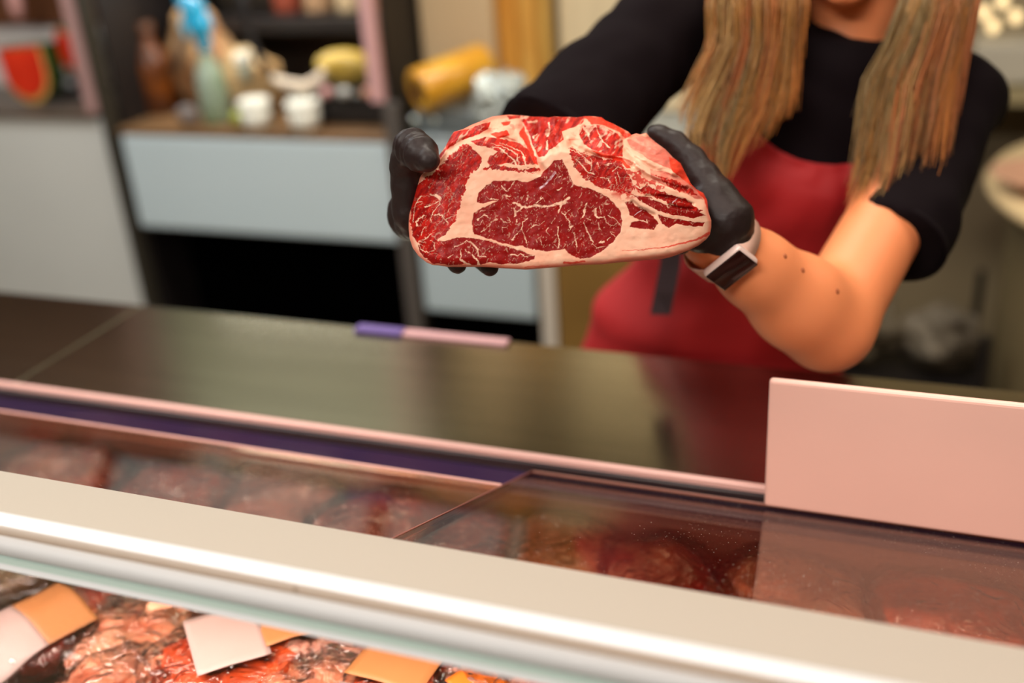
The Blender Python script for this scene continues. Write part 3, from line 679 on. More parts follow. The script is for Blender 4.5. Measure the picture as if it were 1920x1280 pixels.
# second row, seen through the glass top
for k, (px, py, kd, ds) in enumerate(((330, 905, 'orange', 'orange pack under the glass top, left'), (520, 900, 'pink', 'pale pink pack under the glass top, left of centre'), (700, 960, 'orange', 'orange red pack under the glass beside the pane joint'), (880, 1020, 'orange', 'orange red pack under the glass just right of the pane joint'), (1050, 1010, 'peach', 'peach pack under the middle of the right pane'), (1240, 1070, 'red', 'marbled red pack under the right pane'), (1500, 1090, 'peach', 'peach pack under the glass below the white board'), (1780, 1130, 'orange', 'orange pack under the glass at the right end'), (100, 860, 'red', 'marbled red pack under the glass at the left end'))):
    P(px, py, (.19, .14, .085), 25*k, kd, ds, seed=20+k)

# ------------------------------------------------------------------ the big piece of beef
OUT = [(767, 405), (767.5, 385), (771, 362), (779, 343), (790, 328), (806, 314), (818, 300), (824, 290), (836, 273), (845, 256), (851, 247), (868, 242), (884, 234), (902, 227), (922, 219), (934, 217), (955, 215), (968, 216), (985, 217), (1000, 219), (1015, 219), (1030, 220), (1040, 218), (1052, 219), (1066, 219), (1082, 220), (1095, 218), (1112, 218), (1128, 220), (1136, 226), (1150, 232), (1165, 240), (1178, 247), (1184, 253), (1193, 250), (1200, 252), (1212, 249), (1218, 257), (1230, 267), (1248, 280), (1262, 295), (1276, 306), (1286, 326), (1296, 345), (1306, 355), (1319, 362), (1326, 376), (1328, 396), (1334, 414), (1334, 424), (1331, 440), (1324, 449), (1310, 460), (1290, 470), (1265, 477), (1235, 482), (1200, 486), (1165, 489), (1130, 494), (1105, 495), (1080, 496), (1055, 499), (1030, 501), (1010, 503), (985, 505), (970, 504), (940, 502), (905, 499), (870, 498), (838, 498), (812, 497), (800, 492), (785, 480), (774, 465), (768, 447), (766, 425)]
def z1(pts): return [(700+x/2.56, 180+y/2.56) for x, y in pts]
def zc(ox, oy, pts): return [(ox+x/8, oy+y/8) for x, y in pts]
EYE = z1([(475, 640), (472, 600), (485, 562), (520, 538), (560, 522), (600, 500), (560, 505), (525, 513), (497, 512), (505, 470), (540, 430), (580, 408), (640, 410), (690, 407), (740, 414), (800, 385), (835, 345), (870, 308), (905, 305), (935, 350), (948, 390), (962, 425), (1010, 440), (1080, 460), (1120, 480), (1160, 520), (1190, 560), (1197, 600), (1185, 650), (1150, 700), (1100, 745), (1040, 775), (990, 782), (950, 765), (915, 735), (880, 742), (830, 745), (760, 735), (700, 720), (640, 710), (580, 690), (520, 675), (485, 665)])
LEAN = [
 (EYE, 0),
 (z1([(285, 805), (250, 780), (222, 745), (218, 715), (260, 700), (330, 700), (400, 678), (480, 685), (560, 695), (630, 715), (690, 735), (740, 755), (777, 765), (770, 785), (720, 800), (640, 808), (560, 800), (500, 812), (440, 806), (360, 810)]), 0),
 (z1([(180, 500), (195, 445), (245, 400), (300, 360), (340, 318), (372, 285), (420, 240), (450, 230), (488, 262), (525, 300), (512, 340), (470, 372), (456, 400), (442, 450), (418, 500), (405, 560), (388, 610), (352, 652), (322, 690), (345, 715), (330, 790), (240, 745), (222, 700), (205, 700), (176, 620)]), 1),
 (z1([(372, 192), (400, 167), (450, 160), (505, 138), (562, 122), (555, 158), (500, 185), (440, 208), (385, 235), (350, 262), (322, 300), (308, 285), (325, 240)]), 2),
 (z1([(470, 215), (500, 205), (560, 197), (640, 208), (700, 225), (745, 255), (775, 285), (788, 322), (745, 330), (690, 332), (640, 320), (560, 332), (548, 310), (560, 285), (600, 268), (560, 250), (500, 235)]), 2),
 (z1([(525, 350), (580, 325), (650, 345), (720, 348), (790, 345), (806, 358), (765, 374), (715, 362), (650, 360), (590, 352)]), 1),
 (z1([(700, 95), (760, 90), (820, 98), (900, 97), (960, 95), (1015, 98), (1005, 130), (960, 150), (905, 170), (915, 210), (880, 235), (845, 260), (825, 292), (790, 290), (770, 250), (750, 200), (735, 160)]), 2),
 (z1([(985, 180), (1015, 140), (1060, 140), (1110, 145), (1170, 178), (1200, 215), (1198, 292), (1150, 290), (1060, 262), (1010, 230)]), 2),
 (z1([(940, 240), (980, 262), (1050, 288), (1110, 300), (1190, 308), (1205, 350), (1240, 400), (1255, 440), (1230, 470), (1160, 462), (1100, 440), (1020, 402), (975, 352), (948, 300)]), 1),
 (z1([(1208, 512), (1240, 508), (1262, 530), (1300, 545), (1345, 575), (1366, 612), (1345, 640), (1290, 640), (1235, 628), (1240, 606), (1285, 598), (1232, 572)]), 0),
 (z1([(1370, 568), (1440, 588), (1500, 600), (1594, 610), (1585, 628), (1500, 624), (1455, 614), (1420, 632), (1385, 612)]), 0),
 (z1([(1250, 480), (1330, 482), (1400, 520), (1480, 545), (1595, 572), (1540, 584), (1440, 572), (1350, 542), (1280, 508)]), 0),
 (z1([(1250, 430), (1330, 438), (1420, 470), (1500, 500), (1580, 548), (1560, 560), (1490, 545), (1420, 520), (1340, 472), (1280, 462)]), 1),
 (z1([(1420, 520), (1480, 530), (1560, 555), (1590, 570), (1500, 565), (1450, 548)]), 0),
 (z1([(1330, 350), (1420, 372), (1500, 400), (1560, 455), (1585, 500), (1540, 490), (1480, 460), (1400, 430), (1330, 395)]), 4),
 (z1([(1220, 210), (1290, 190), (1340, 200), (1400, 240), (1450, 300), (1430, 350), (1370, 330), (1300, 290), (1240, 250)]), 4),
 (z1([(1420, 290), (1470, 310), (1500, 350), (1540, 420), (1590, 460), (1608, 500), (1612, 560), (1590, 500), (1540, 440), (1480, 400), (1430, 350)]), 3),
 (z1([(1005, 100), (1110, 98), (1150, 130), (1215, 175), (1245, 185), (1210, 205), (1180, 172), (1115, 142), (1050, 136)]), 3),
 (z1([(1040, 258), (1100, 270), (1195, 300), (1240, 345), (1215, 345), (1190, 312), (1100, 298)]), 3),
 (z1([(835, 150), (880, 130), (900, 175), (870, 215), (840, 200)]), 2),
 (z1([(560, 180), (640, 165), (655, 190), (600, 205)]), 3), (z1([(610, 130), (660, 120), (655, 138), (625, 145)]), 3), (z1([(640, 96), (700, 94), (700, 110), (655, 112)]), 2),
 (z1([(1350, 380), (1440, 400), (1530, 450), (1560, 480), (1500, 468), (1420, 436)]), 1),
 (z1([(700, 180), (720, 140), (735, 180), (765, 260), (790, 330), (770, 320), (740, 250)]), 3),
]
VEIN = []   # stroke, w0, w1
def V5(p, a, b=None): VEIN.append((zc(920, 360, p), a, b if b else a))
def V6(p, a, b=None): VEIN.append((zc(1100, 360, p), a, b if b else a))
def V4(p, a, b=None): VEIN.append((zc(720, 360, p), a, b if b else a))
def V2(p, a, b=None): VEIN.append((zc(920, 200, p), a, b if b else a))
def V3(p, a, b=None): VEIN.append((zc(1100, 200, p), a, b if b else a))
V5([(340, 160), (400, 180), (460, 220), (560, 225), (660, 205), (780, 212), (900, 195), (1000, 175), (1090, 150), (1175, 90)], 4, 5); V5([(1000, 175), (1060, 190), (1120, 160)], 6); V5([(470, 215), (430, 270), (385, 285)], 4); V5([(350, 240), (365, 300), (370, 362)], 3.5, 5)
V5([(690, 170), (730, 110), (760, 60)], 2.2, 1); V5([(740, 105), (800, 92), (820, 130)], 1.5, .8); V5([(1050, 200), (1030, 260), (1005, 322)], 5, 1.5)
V5([(1060, 310), (1120, 340), (1135, 380), (1190, 440), (1190, 530), (1230, 500)], 2, 2.4); V5([(1200, 540), (1160, 590)], 1.5, .8); V5([(1120, 340), (1190, 260)], 1.5, .8)
V5([(1020, 520), (1005, 620), (1030, 740), (1020, 840)], 2.6, 1.4); V5([(1245, 610), (1268, 720), (1298, 820)], 2.6, 2); V5([(1405, 460), (1440, 560), (1480, 650), (1525, 750)], 1.4, 3)
V5([(1442, 185), (1420, 270), (1380, 380)], 3, 3.6); V5([(550, 390), (480, 450), (462, 560), (400, 620), (310, 715)], 2, 2); V5([(465, 560), (515, 640), (540, 765)], 1.8, 2.6); V5([(395, 410), (390, 445)], 2); V5([(150, 395), (200, 440), (255, 465), (290, 445), (270, 380)], 1.8)
V5([(0, 110), (60, 105), (120, 95)], 2.4, 1); V5([(210, 40), (250, 65), (300, 60)], 3, 1.4); V5([(560, 40), (530, 140)], 2, 1); V5([(0, 460), (40, 430), (110, 400)], 2, 1.6); V5([(600, 530), (640, 500), (730, 490), (800, 430)], 1.6, 1); V5([(860, 545), (835, 575), (860, 625)], 2.6, 1.2); V5([(960, 390), (920, 475)], 1.4)
V5([(0, 730), (100, 755), (200, 790), (300, 825), (400, 850)], 4.6, 2); V5([(400, 850), (520, 880), (640, 885)], 5, 9); V5([(300, 935), (400, 945), (450, 930), (500, 970), (580, 950), (660, 935)], 2.8, 1); V5([(690, 745), (700, 700), (770, 640)], 1.6, .8); V5([(740, 690), (760, 790)], 1.2, 1.6); V5([(1540, 290), (1600, 370)], 5, 4)
V5([(180, 590), (175, 530), (230, 540), (250, 560)], 1.2, .8); V5([(1380, 0), (1360, 60), (1320, 90)], 1.4, 1.2); V5([(1140, 30), (1090, 70)], 1.4, .8)
V5([(0, 1110), (200, 1130), (440, 1140), (600, 1110)], 3, 5)
V6([(130, 270), (140, 340), (165, 375), (270, 378)], 5, 1.6); V6([(320, 345), (400, 365), (460, 430), (510, 500)], 2, 1.2); V6([(270, 385), (300, 450), (350, 500), (410, 520)], 1.8, .8); V6([(170, 470), (215, 570)], 1.6, 1); V6([(0, 580), (50, 660), (90, 750)], 1.5, 3); V6([(90, 780), (160, 840), (280, 810)], 2, 1.2); V6([(190, 750), (260, 748)], 2.6); V6([(340, 680), (300, 720)], 1.6); V6([(370, 600), (430, 590)], 2, 1.4); V6([(390, 620), (440, 670)], 1.5, .8); V6([(0, 390), (60, 410)], 2, 1); V6([(290, 190), (350, 175)], 1.5, .8); V6([(190, 210), (215, 330)], 1, .8)
V6([(680, 440), (760, 430), (850, 430), (920, 465)], 2, 1.6); V6([(915, 460), (905, 405)], 2); V6([(1000, 330), (1060, 400), (1110, 480), (1200, 530)], 4, 7); V6([(700, 140), (790, 220), (820, 260)], 2.4, 2); V6([(820, 140), (870, 260), (950, 290), (1000, 340)], 2.8, 3); V6([(930, 60), (960, 110), (1090, 100), (1200, 170), (1300, 190)], 4, 2); V6([(1200, 170), (1215, 230)], 2)
V4([(1060, 820), (1180, 770), (1235, 738), (1300, 760), (1380, 820), (1430, 870), (1410, 960), (1540, 970)], 1.6, 1.6); V4([(1290, 745), (1400, 850), (1425, 950)], 4, 3); V4([(1135, 880), (1150, 950), (1145, 1010), (1200, 1050), (1290, 1090)], 1.8, 5); V4([(1330, 955), (1380, 1010), (1420, 1090)], 2.4, 5); V4([(960, 975), (1040, 930)], 2.8, 1.4); V4([(1235, 860), (1240, 895), (1290, 915)], 1.8, 1.2)
V4([(540, 790), (560, 850), (620, 890), (690, 905), (760, 870), (750, 760), (700, 720)], 1.8, 1.2); V4([(560, 650), (580, 570), (625, 510)], 1.4, 1.2); V4([(515, 740), (640, 745)], 2, 1); V4([(520, 725), (620, 700), (700, 610)], 1.2, 1.4); V4([(700, 40), (780, 60), (860, 90), (835, 180), (730, 320), (700, 400), (705, 450)], 3, 1.2); V4([(780, 50), (850, 100)], 5); V4([(620, 220), (700, 190), (830, 130)], 3, 2); V4([(430, 460), (440, 330), (490, 160), (560, 60)], 1.4, 1.8); V4([(490, 160), (580, 150)], 2, 1)
V4([(750, 350), (830, 325), (880, 350), (915, 410), (960, 470)], 1.8, 1.6); V4([(920, 400), (1030, 360)], 1.8, .8); V4([(960, 300), (1000, 240)], 1.4, 1); V4([(380, 130), (430, 10)], 1.4); V4([(500, 510), (480, 450), (600, 340)], 4, 2); V4([(820, 730), (900, 700), (960, 640), (1000, 560)], 5, 5); V4([(1400, 420), (1500, 345), (1590, 400)], 1.8, 1.2); V4([(1400, 560), (1370, 560)], 1); V4([(1440, 290), (1520, 270)], 1.4, 1); V4([(1460, 600), (1600, 480)], 1.6, 1); V4([(1370, 490), (1450, 495), (1470, 420)], 1, .8); V4([(640, 1000), (560, 950)], 2, 1)
V2([(480, 960), (560, 985), (640, 1000), (720, 960)], 1.4); V2([(0, 560), (180, 590), (320, 650), (400, 720), (420, 860)], 1.2, 3.4); V2([(150, 540), (330, 600), (460, 680), (510, 780), (520, 880)], 1.2, 4); V2([(0, 620), (120, 610), (250, 700), (350, 800), (380, 870)], 1.6, 3.4); V2([(500, 960), (540, 900), (700, 880), (760, 960)], 1.4, 2); V2([(560, 230), (700, 220)], 5, 3); V2([(870, 240), (890, 380), (850, 450)], 5, 3); V2([(640, 460), (700, 400)], 4, 2); V2([(840, 520), (860, 640)], 4, 5); V2([(1250, 620), (1400, 700), (1560, 740)], 1.2, 1.6); V2([(1150, 620), (1330, 700)], 1.6, 1); V2([(1290, 660), (1420, 780), (1500, 840)], 1.6, 2); V2([(1430, 810), (1490, 850)], 6, 3); V2([(1280, 780), (1450, 980), (1540, 1000)], 2, 3); V2([(1440, 1020), (1480, 1100)], 1.6, 1); V2([(1400, 300), (1460, 400)], 4, 6); V2([(920, 1240), (1020, 960)], .1, .1)
V2([(1030, 1050), (1080, 1030)], 2, 1); V2([(1000, 1250), (1080, 1215)], 3, 1.6); V2([(160, 1180), (230, 1260)], 2, 2); V2([(350, 1130), (270, 1240)], 2, 1.2); V2([(1180, 1000), (1200, 1120), (1240, 1180)], 1.4, 1.8); V2([(1210, 1220), (1270, 1080)], 1.4, 1)
V3([(130, 300), (230, 520), (350, 620)], 1.8, 3); V3([(300, 330), (380, 400)], 2.4, 1.2); V3([(0, 380), (40, 480)], 3, 2); V3([(160, 850), (180, 890)], 4, 2); V3([(240, 760), (380, 790)], 3, 2); V3([(280, 860), (370, 850)], 2.4, 1.4); V3([(400, 970), (470, 900), (520, 930)], 2, 1.4); V3([(60, 780), (80, 900), (40, 950)], 1.6); V3([(200, 1060), (300, 1080), (340, 1140)], 2, 1.4); V3([(430, 1060), (440, 1150)], 2, 1); V3([(20, 1130), (60, 1060)], 2, 1); V3([(700, 1180), (800, 1220), (830, 1190)], 3, 4); V3([(470, 980), (500, 1150)], 1.2)
RED = [(z1([(1195, 745), (1300, 735), (1400, 722), (1500, 706), (1560, 685), (1612, 658)]), .8, 5), (z1([(915, 800), (960, 800), (1015, 792)]), 4, 3), (z1([(730, 820), (840, 815)]), 1.5, 1), (z1([(850, 495), (885, 540)]), .3, .3), (z1([(480, 590), (478, 640)]), .5, .5)]
SILVER = [(zc(920, 200, [(960, 980), (900, 1080), (820, 1160), (740, 1240)]), 5, 3), (zc(1100, 360, [(1400, 75), (1340, 110), (1285, 165)]), 1.0, 1.6), (zc(1100, 360, [(720, 350), (760, 310), (820, 280)]), 1.2, 1.2)]
CREASE = [(zc(920, 200, [(760, 960), (690, 850), (640, 640), (560, 470), (500, 330), (480, 230)]), 7, .0045), (zc(920, 200, [(690, 860), (520, 600), (380, 540), (200, 470), (0, 470)]), 4, .0025), (zc(920, 200, [(1210, 570), (1300, 630), (1450, 680), (1600, 760)]), 6, .0040), (zc(920, 200, [(960, 620), (900, 520), (860, 400)]), 7, .005), (zc(920, 200, [(760, 560), (740, 400), (740, 200)]), 7, .005), (zc(1100, 200, [(0, 700), (200, 770), (520, 800), (680, 860)]), 5, .0035), (zc(1100, 200, [(680, 890), (900, 1050), (1100, 1120), (1300, 1200), (1500, 1240)]), 4, .0022), (zc(1100, 200, [(560, 420), (540, 600), (700, 760), (900, 880), (1050, 960), (1250, 1040), (1480, 1100)]), 5, .0032), (zc(720, 200, [(1000, 620), (1200, 500), (1450, 420), (1600, 400)]), 6, .0032), (zc(720, 200, [(820, 900), (930, 730), (1010, 600)]), 5, .0026), (zc(720, 360, [(480, 140), (430, 330), (410, 470)]), 3, .0012), (zc(1100, 360, [(690, 150), (780, 230), (860, 280), (1000, 340)]), 4, .0016), (zc(1100, 360, [(900, 60), (1100, 60), (1400, 110), (1600, 180)]), 3, .0014), (zc(1100, 360, [(1250, 200), (1400, 240), (1600, 260)]), 3, .0012)]
OA = np.array(OUT)
def outline_span(xs):
    lo = np.full(xs.shape, -1e9); hi = np.full(xs.shape, 1e9)
    n = len(OUT)
    for i in range(n):
        (ax, ay), (bx, by) = OUT[i], OUT[(i+1) % n]
        if ax == bx: continue
        m_ = (xs >= min(ax, bx)) & (xs <= max(ax, bx)); y = ay+(by-ay)*(xs-ax)/(bx-ax)
        lo = np.where(m_, np.maximum(lo, y), lo); hi = np.where(m_, np.minimum(hi, y), hi)
    return hi, lo                # top (small y), bottom
NC, NR, NB = 780, 400, 26
tt = np.linspace(0, 1, NC); tt = .8*tt+.2*(.5-.5*np.cos(math.pi*tt))
XX = 766.3+(1333.7-766.3)*tt
ytop, ybot = outline_span(XX)
vv = np.linspace(0, 1, NR)[:, None]
PX = np.repeat(XX[None], NR, 0); PY = ybot[None]*(1-vv)+ytop[None]*vv
def crest(x): return np.interp(x, [767, 790, 820, 860, 900, 960, 1005, 1040, 1090, 1150, 1200, 1260, 1334], [420, 345, 305, 268, 268, 292, 316, 285, 292, 305, 318, 352, 415])
def meat_depth(x, y):
    d = .962 + np.where(x < 835, ((835-x)/68)**2*.022, 0) + np.where(x > 1240, ((x-1240)/94)**2*.022, 0)
    t = np.clip(crest(x)-y, 0, None); d = d + .00092*(np.sqrt(t*t+64)-8)
    up_ = sstep(0, 30, t)
    d = d + 0.0085*fbm(x, y*1.3, 60, 2, 5)*up_ + .0042*fbm(x, y*1.6, 22, 2, 9)*(.12+.88*up_) + .0005*fbm(x, y, 16, 2, 12)
    for P_, w, a in CREASE:
        m = np.zeros(x.shape)
        for i in range(len(P_)-1):
            q, _ = seg_d(x, y, P_[i], P_[i+1]); m = np.maximum(m, np.exp(-(q/w)**2))
        d = d + a*m*2.2
    return d
sdo = -poly_sd(PX, PY, OUT); Rr = 15.
e = np.clip(1-sdo/Rr, 0, 1); edge = .0075*(1-np.sqrt(np.clip(1-e*e, 0, 1)))
DEP = meat_depth(PX, PY) + edge
# colour fields ------------------------------------------------
wx = PX + 2.2*fbm(PX, PY, 14, 3, 31)+1.0*fbm(PX, PY, 5, 2, 33); wy = PY + 2.2*fbm(PX, PY, 14, 3, 37)+1.0*fbm(PX, PY, 5, 2, 39)
def L3(c): return np.array(lin(c))
FAT, FAT2 = L3((228, 186, 160)), L3((220, 156, 130))
TON = [(L3((144, 15, 11)), L3((114, 6, 6))), (L3((176, 26, 16)), L3((126, 9, 8))), (L3((192, 36, 22)), L3((136, 12, 8))), (L3((222, 70, 44)), L3((196, 34, 20))), (L3((212, 122, 104)), L3((196, 96, 84)))]
nf = (fbm(PX, PY, 30, 3, 50)*.5+.5)[..., None]
colr = FAT*(1-nf)+FAT2*nf
upz = sstep(5, 60, crest(PX)-PY)
colr = colr*(1-.25*upz[..., None])+L3((228, 120, 92))*.25*upz[..., None]
# outer skin of the fat: salmon rim
rim = (1-sstep(2, 9, sdo))*sstep(.3, .6, fbm(PX, PY, 40, 2, 77)*.5+.75)
colr = colr*(1-.6*rim[..., None])+L3((224, 96, 74))*.6*rim[..., None]
leanm = np.zeros(PX.shape)
# fine structures shared by all lean areas
fl1 = vn((wx*.9+wy*.55)/2.3, (wy*.9-wx*.55)/5.5, 61); fl2 = vn((wx*.8-wy*.6)/2.0, (wy*.8+wx*.6)/4.2, 67)
dens = fbm(PX, PY, 45, 2, 71)
fleck = np.maximum(sstep(.84, .95, fl1+.06*dens), sstep(.88, .97, fl2+.06*dens))
rv = 1-np.abs(fbm(wx, wy, 34, 3, 81)); rv2 = 1-np.abs(fbm(wx, wy*1.2, 24, 3, 91))
thin = sstep(.985, .998, rv)*sstep(-.2, .3, fbm(PX, PY, 28, 2, 85)); thin2 = sstep(.972, .992, rv2)
for P_, k in LEAN:
    jag = 0 if k != 1 else 2.4*fbm(PX, PY, 6, 2, 41)+1.5*fbm(PX, PY, 2.8, 1, 43)
    m = 1-sstep(-.7, .7, poly_sd(wx, wy, P_)+jag)
    if m.max() <= 0: continue
    a, b = TON[k]; n_ = (fbm(PX*1.0, PY*1.0, 12, 4, 101+k)*.5+.5)
    if k in (1, 2):           # fibrous, more mottled
        n_ = np.clip(.5+1.1*fbm((PX+PY*.6), (PY*.35-PX*.12), 5, 3, 111), 0, 1)
    c = a*(1-n_[..., None])+b*n_[..., None]
    f_ = fleck*.38 if k == 0 else fleck*.3
    if k == 0: f_ = np.maximum(f_, thin*.25)
    c = c*(.86+.22*(fbm(PX, PY, 9, 3, 201)*.5+.5)[..., None]+.10*(vn(PX/1.6, PY/1.6, 203)-.5)[..., None])
    if k == 1: f_ = np.maximum(f_, thin2*.35)
    if k == 2: f_ = np.maximum(f_*.5, .65*sstep(.25, .55, fbm(PX+PY*.7, PY*.5-PX*.2, 9, 3, 121)))
    if k == 3: f_ = f_*.3
    if k == 4: f_ = .4*sstep(.1, .6, fbm(PX*.4+PY, PY*1.6-PX*.8, 14, 3, 127))
    c = c*(1-f_[..., None])+(FAT*.85)*f_[..., None]
    colr = colr*(1-m[..., None])+c*m[..., None]; leanm = np.maximum(leanm, m*(0.6 if k == 4 else 1))
# stray red strands on the fat of the upper side
sr_ = sstep(.22, .5, fbm(wx+wy*.5, wy*1.5-wx*.5, 16, 3, 131))*upz*(1-leanm)*.55
colr = colr*(1-sr_[..., None])+L3((206, 70, 50))*sr_[..., None]
wx2 = wx+1.3*fbm(PX, PY, 3.2, 2, 301); wy2 = wy+1.3*fbm(PX, PY, 3.2, 2, 303); VO = np.clip(.78+.7*fbm(PX, PY, 7, 2, 305), .25, .95)
spk = (1-sstep(-6, 10, poly_sd(PX, PY, z1([(1195, 320), (1260, 330), (1340, 400), (1420, 440), (1300, 470), (1215, 490), (1150, 470), (1230, 430)]))))*sstep(.0, .22, fbm(wx, wy, 9, 3, 163))*(1-leanm)*.9
colr = colr*(1-spk[..., None])+L3((184, 34, 26))*spk[..., None]
for P_, a, b in VEIN:
    m = line_m(wx2, wy2, P_, a*.85, b*.85, 1.2)*np.clip(leanm*1.5, 0, 1)*VO
    colr = colr*(1-m[..., None])+FAT*m[..., None]
for P_, a, b in RED:
    m = line_m(wx, wy, P_, a, b, 1.6)*.85; colr = colr*(1-m[..., None])+L3((196, 36, 24))*m[..., None]
for P_, a, b in SILVER:
    m = line_m(wx, wy, P_, a, b, 1.5)*(.35+.65*sstep(-.2, .2, fbm(wx, wy, 5, 2, 5))); colr = colr*(1-m[..., None])+L3((206, 176, 186))*m[..., None]
colr = np.clip(colr, 0, 1)
# relief: flesh slightly lower than fat, fibres
DEP = DEP + .0003*leanm + .00006*fbm(PX, PY, 4, 2, 151) + .0005*upz*fbm(PX+PY*.5, PY*.6-PX*.2, 6, 3, 153)
RX = np.stack([np.array([fwd[i]+(r0[i]*(PX-960)*cr - r0[i]*(PY-640)*sr + u0[i]*(-(PX-960)*sr-(PY-640)*cr))/F for i in range(3)])], 0)[0]
FV = (np.array(CAM)[:, None, None]+RX*DEP[None]).transpose(1, 2, 0).reshape(-1, 3)
# back side: from bottom rim to top rim through a bulge behind
bi = np.linspace(0, 1, NB)[1:-1]
P0 = FV.reshape(NR, NC, 3)[0]; P1 = FV.reshape(NR, NC, 3)[-1]
fw = np.array(fwd); dnv = np.array((0, 0, -1.))
width = np.clip(sstep(0, .16, tt)*sstep(0, .16, 1-tt), 0, 1)[:, None]
BVs = []
for b in bi:
    s = math.sin(math.pi*b)
    BVs.append(P0*(1-b)+P1*b + width*(fw*(.050*s**.6) + dnv*(.030*s**.8)) )
BV = np.concatenate(BVs, 0)
verts = np.concatenate([FV, BV], 0)
def gi(r, c): return r*NC+c
rows = np.arange(NR-1)[:, None]; cs = np.arange(NC-1)[None]
q1 = np.stack([rows*NC+cs, rows*NC+cs+1, (rows+1)*NC+cs+1, (rows+1)*NC+cs], -1).reshape(-1, 4)
ids = [np.arange(NC)]+[NR*NC+k*NC+np.arange(NC) for k in range(len(bi))]+[(NR-1)*NC+np.arange(NC)]
q2 = np.concatenate([np.stack([ids[k+1][:-1], ids[k+1][1:], ids[k][1:], ids[k][:-1]], -1) for k in range(len(ids)-1)], 0)
quads = np.concatenate([q1, q2], 0)
me = bpy.data.meshes.new('beef')
me.vertices.add(len(verts)); me.vertices.foreach_set('co', verts.astype(np.float32).ravel())
me.loops.add(quads.size); me.loops.foreach_set('vertex_index', quads.astype(np.int32).ravel())
me.polygons.add(len(quads)); me.polygons.foreach_set('loop_start', np.arange(len(quads), dtype=np.int32)*4)
me.polygons.foreach_set('use_smooth', np.ones(len(quads), bool))
me.update(calc_edges=True)
ca = me.color_attributes.new('meat_colour', 'FLOAT_COLOR', 'POINT')
bc = np.repeat(L3((214, 110, 88))[None], len(BV), 0)
cc = np.concatenate([np.concatenate([colr.reshape(-1, 3), bc], 0), np.ones((len(verts), 1))], 1)
ca.data.foreach_set('color', cc.astype(np.float32).ravel())
bmat = bpy.data.materials.new('raw_beef'); bmat.use_nodes = True; nt = bmat.node_tree; b = nt.nodes['Principled BSDF']
at = nt.nodes.new('ShaderNodeVertexColor'); at.layer_name = 'meat_colour'; nt.links.new(at.outputs[0], b.inputs['Base Color'])
b.inputs['Roughness'].default_value = .46; b.inputs['Specular IOR Level'].default_value = .13
b.inputs['Coat Weight'].default_value = .03; b.inputs['Coat Roughness'].default_value = .25
tc = nt.nodes.new('ShaderNodeTexCoord'); n2 = nt.nodes.new('ShaderNodeTexNoise'); n2.inputs['Scale'].default_value = 420; n2.inputs['Detail'].default_value = 3
nt.links.new(tc.outputs['Object'], n2.inputs['Vector']); bp = nt.nodes.new('ShaderNodeBump'); bp.inputs['Strength'].default_value = .12; bp.inputs['Distance'].default_value = .001
nt.links.new(n2.outputs['Fac'], bp.inputs['Height']); nt.links.new(bp.outputs[0], b.inputs['Normal'])
beef = link('beef_cut', me, bmat, None)
tag(beef, 'large marbled raw beef cut held up in both black gloved hands', 'meat')

# ------------------------------------------------------------------ the person
skin = mat('skin', (232, 142, 92), .5, sss=.12, var=.05, scale=6)
shirt_m = mat('black_shirt', (18, 12, 15), .95, spec=.08, bump=.2, bscale=14)
apron_m = mat('red_apron', (176, 18, 24), .7, bump=.25, bscale=10, var=.12, scale=5)
glove_m = mat('black_glove', (30, 18, 18), .48, bump=.3, bscale=45, spec=.3, stretch=(1, 1, 1))
person = thing('person', 'person in black shirt and red apron with long fair hair holding up the beef', 'person', (-.26, 1.45, 0))
Sl, Sr = W(1330, -28, 1.42), W(1792, 185, 1.36)
Nk = W(1590, 62, 1.405); Hip = Vector((-.255, 1.455, .955)); Wst = Vector((-.215, 1.455, 1.085)); Chs = Vector((-.158, 1.465, 1.215)); Upp = Vector((-.12, 1.478, 1.31))
ElR, WrR = W(1552, 610, 1.17), W(1335, 442, 1.066); ElL, WrL = W(1010, 325, 1.27), W(800, 392, 1.09)
lat = (Sr-Sl).normalized(); upv = (Nk-Hip).normalized(); fr = lat.cross(upv).normalized()
if fr.y > 0: fr = -fr
upv = fr.cross(lat) if fr.cross(lat).z > 0 else lat.cross(fr)
RT = Matrix((lat, fr, upv)).transposed()         # body frame: x lateral, y forward, z up
latH = Vector((lat.x, lat.y, 0)).normalized()
def frame(q):                    # 0 upright hips .. 1 leaning shoulders
    L_ = (latH*(1-q)+lat*q).normalized(); U_ = (Vector((0, 0, 1))*(1-q)+upv*q); F_ = L_.cross(U_).normalized()
    if F_.y > 0: F_ = -F_
    U_ = F_.cross(L_); U_ = U_ if U_.z > 0 else -U_
    return Matrix((L_, F_, U_)).transposed()
def torso(b, k=0.0):
    S_ = [(Hip-Vector((.02, 0, .16)), (.176+k, .120+k, .06)), (Hip-Vector((.015, 0, .05)), (.172+k, .116+k, .06)), (Hip+Vector((0, 0, .04)), (.168+k, .108+k, .06)), (Wst, (.146+k, .098+k, .06)), (Chs, (.150+k, .108+k, .06)), (Upp, (.155+k, .098+k, .06)), (Upp.lerp(Nk, .55), (.120+k, .072+k, .045))]
    for (a, c, q) in zip(S_[:-1], S_[1:], (0, 0, 0, .2, .65, .9)): b.chain([a, c], rot=frame(q))
    return b
b = Blob(); torso(b, -.010)
b.chain([(Nk-upv*.05, .058), (Nk+upv*.03, .052), (W(1588, -40, 1.36), .050)])
Hd = W(1590, -165, 1.335)
b.ell(Hd+Vector((0, .015, .01)), (.074, .092, .095)); b.ell(Hd+Vector((.002, -.012, -.045)), (.058, .068, .060))
b.chain([(W(1586, -62, 1.315), (.046, .044, .030)), (W(1584, -12, 1.300), (.026, .026, .017))])           # jaw, chin
b.chain([(Hd+Vector((0, -.078, .012)), (.008, .010, .010)), (Hd+Vector((0, -.088, -.018)), (.012, .012, .009))])  # nose
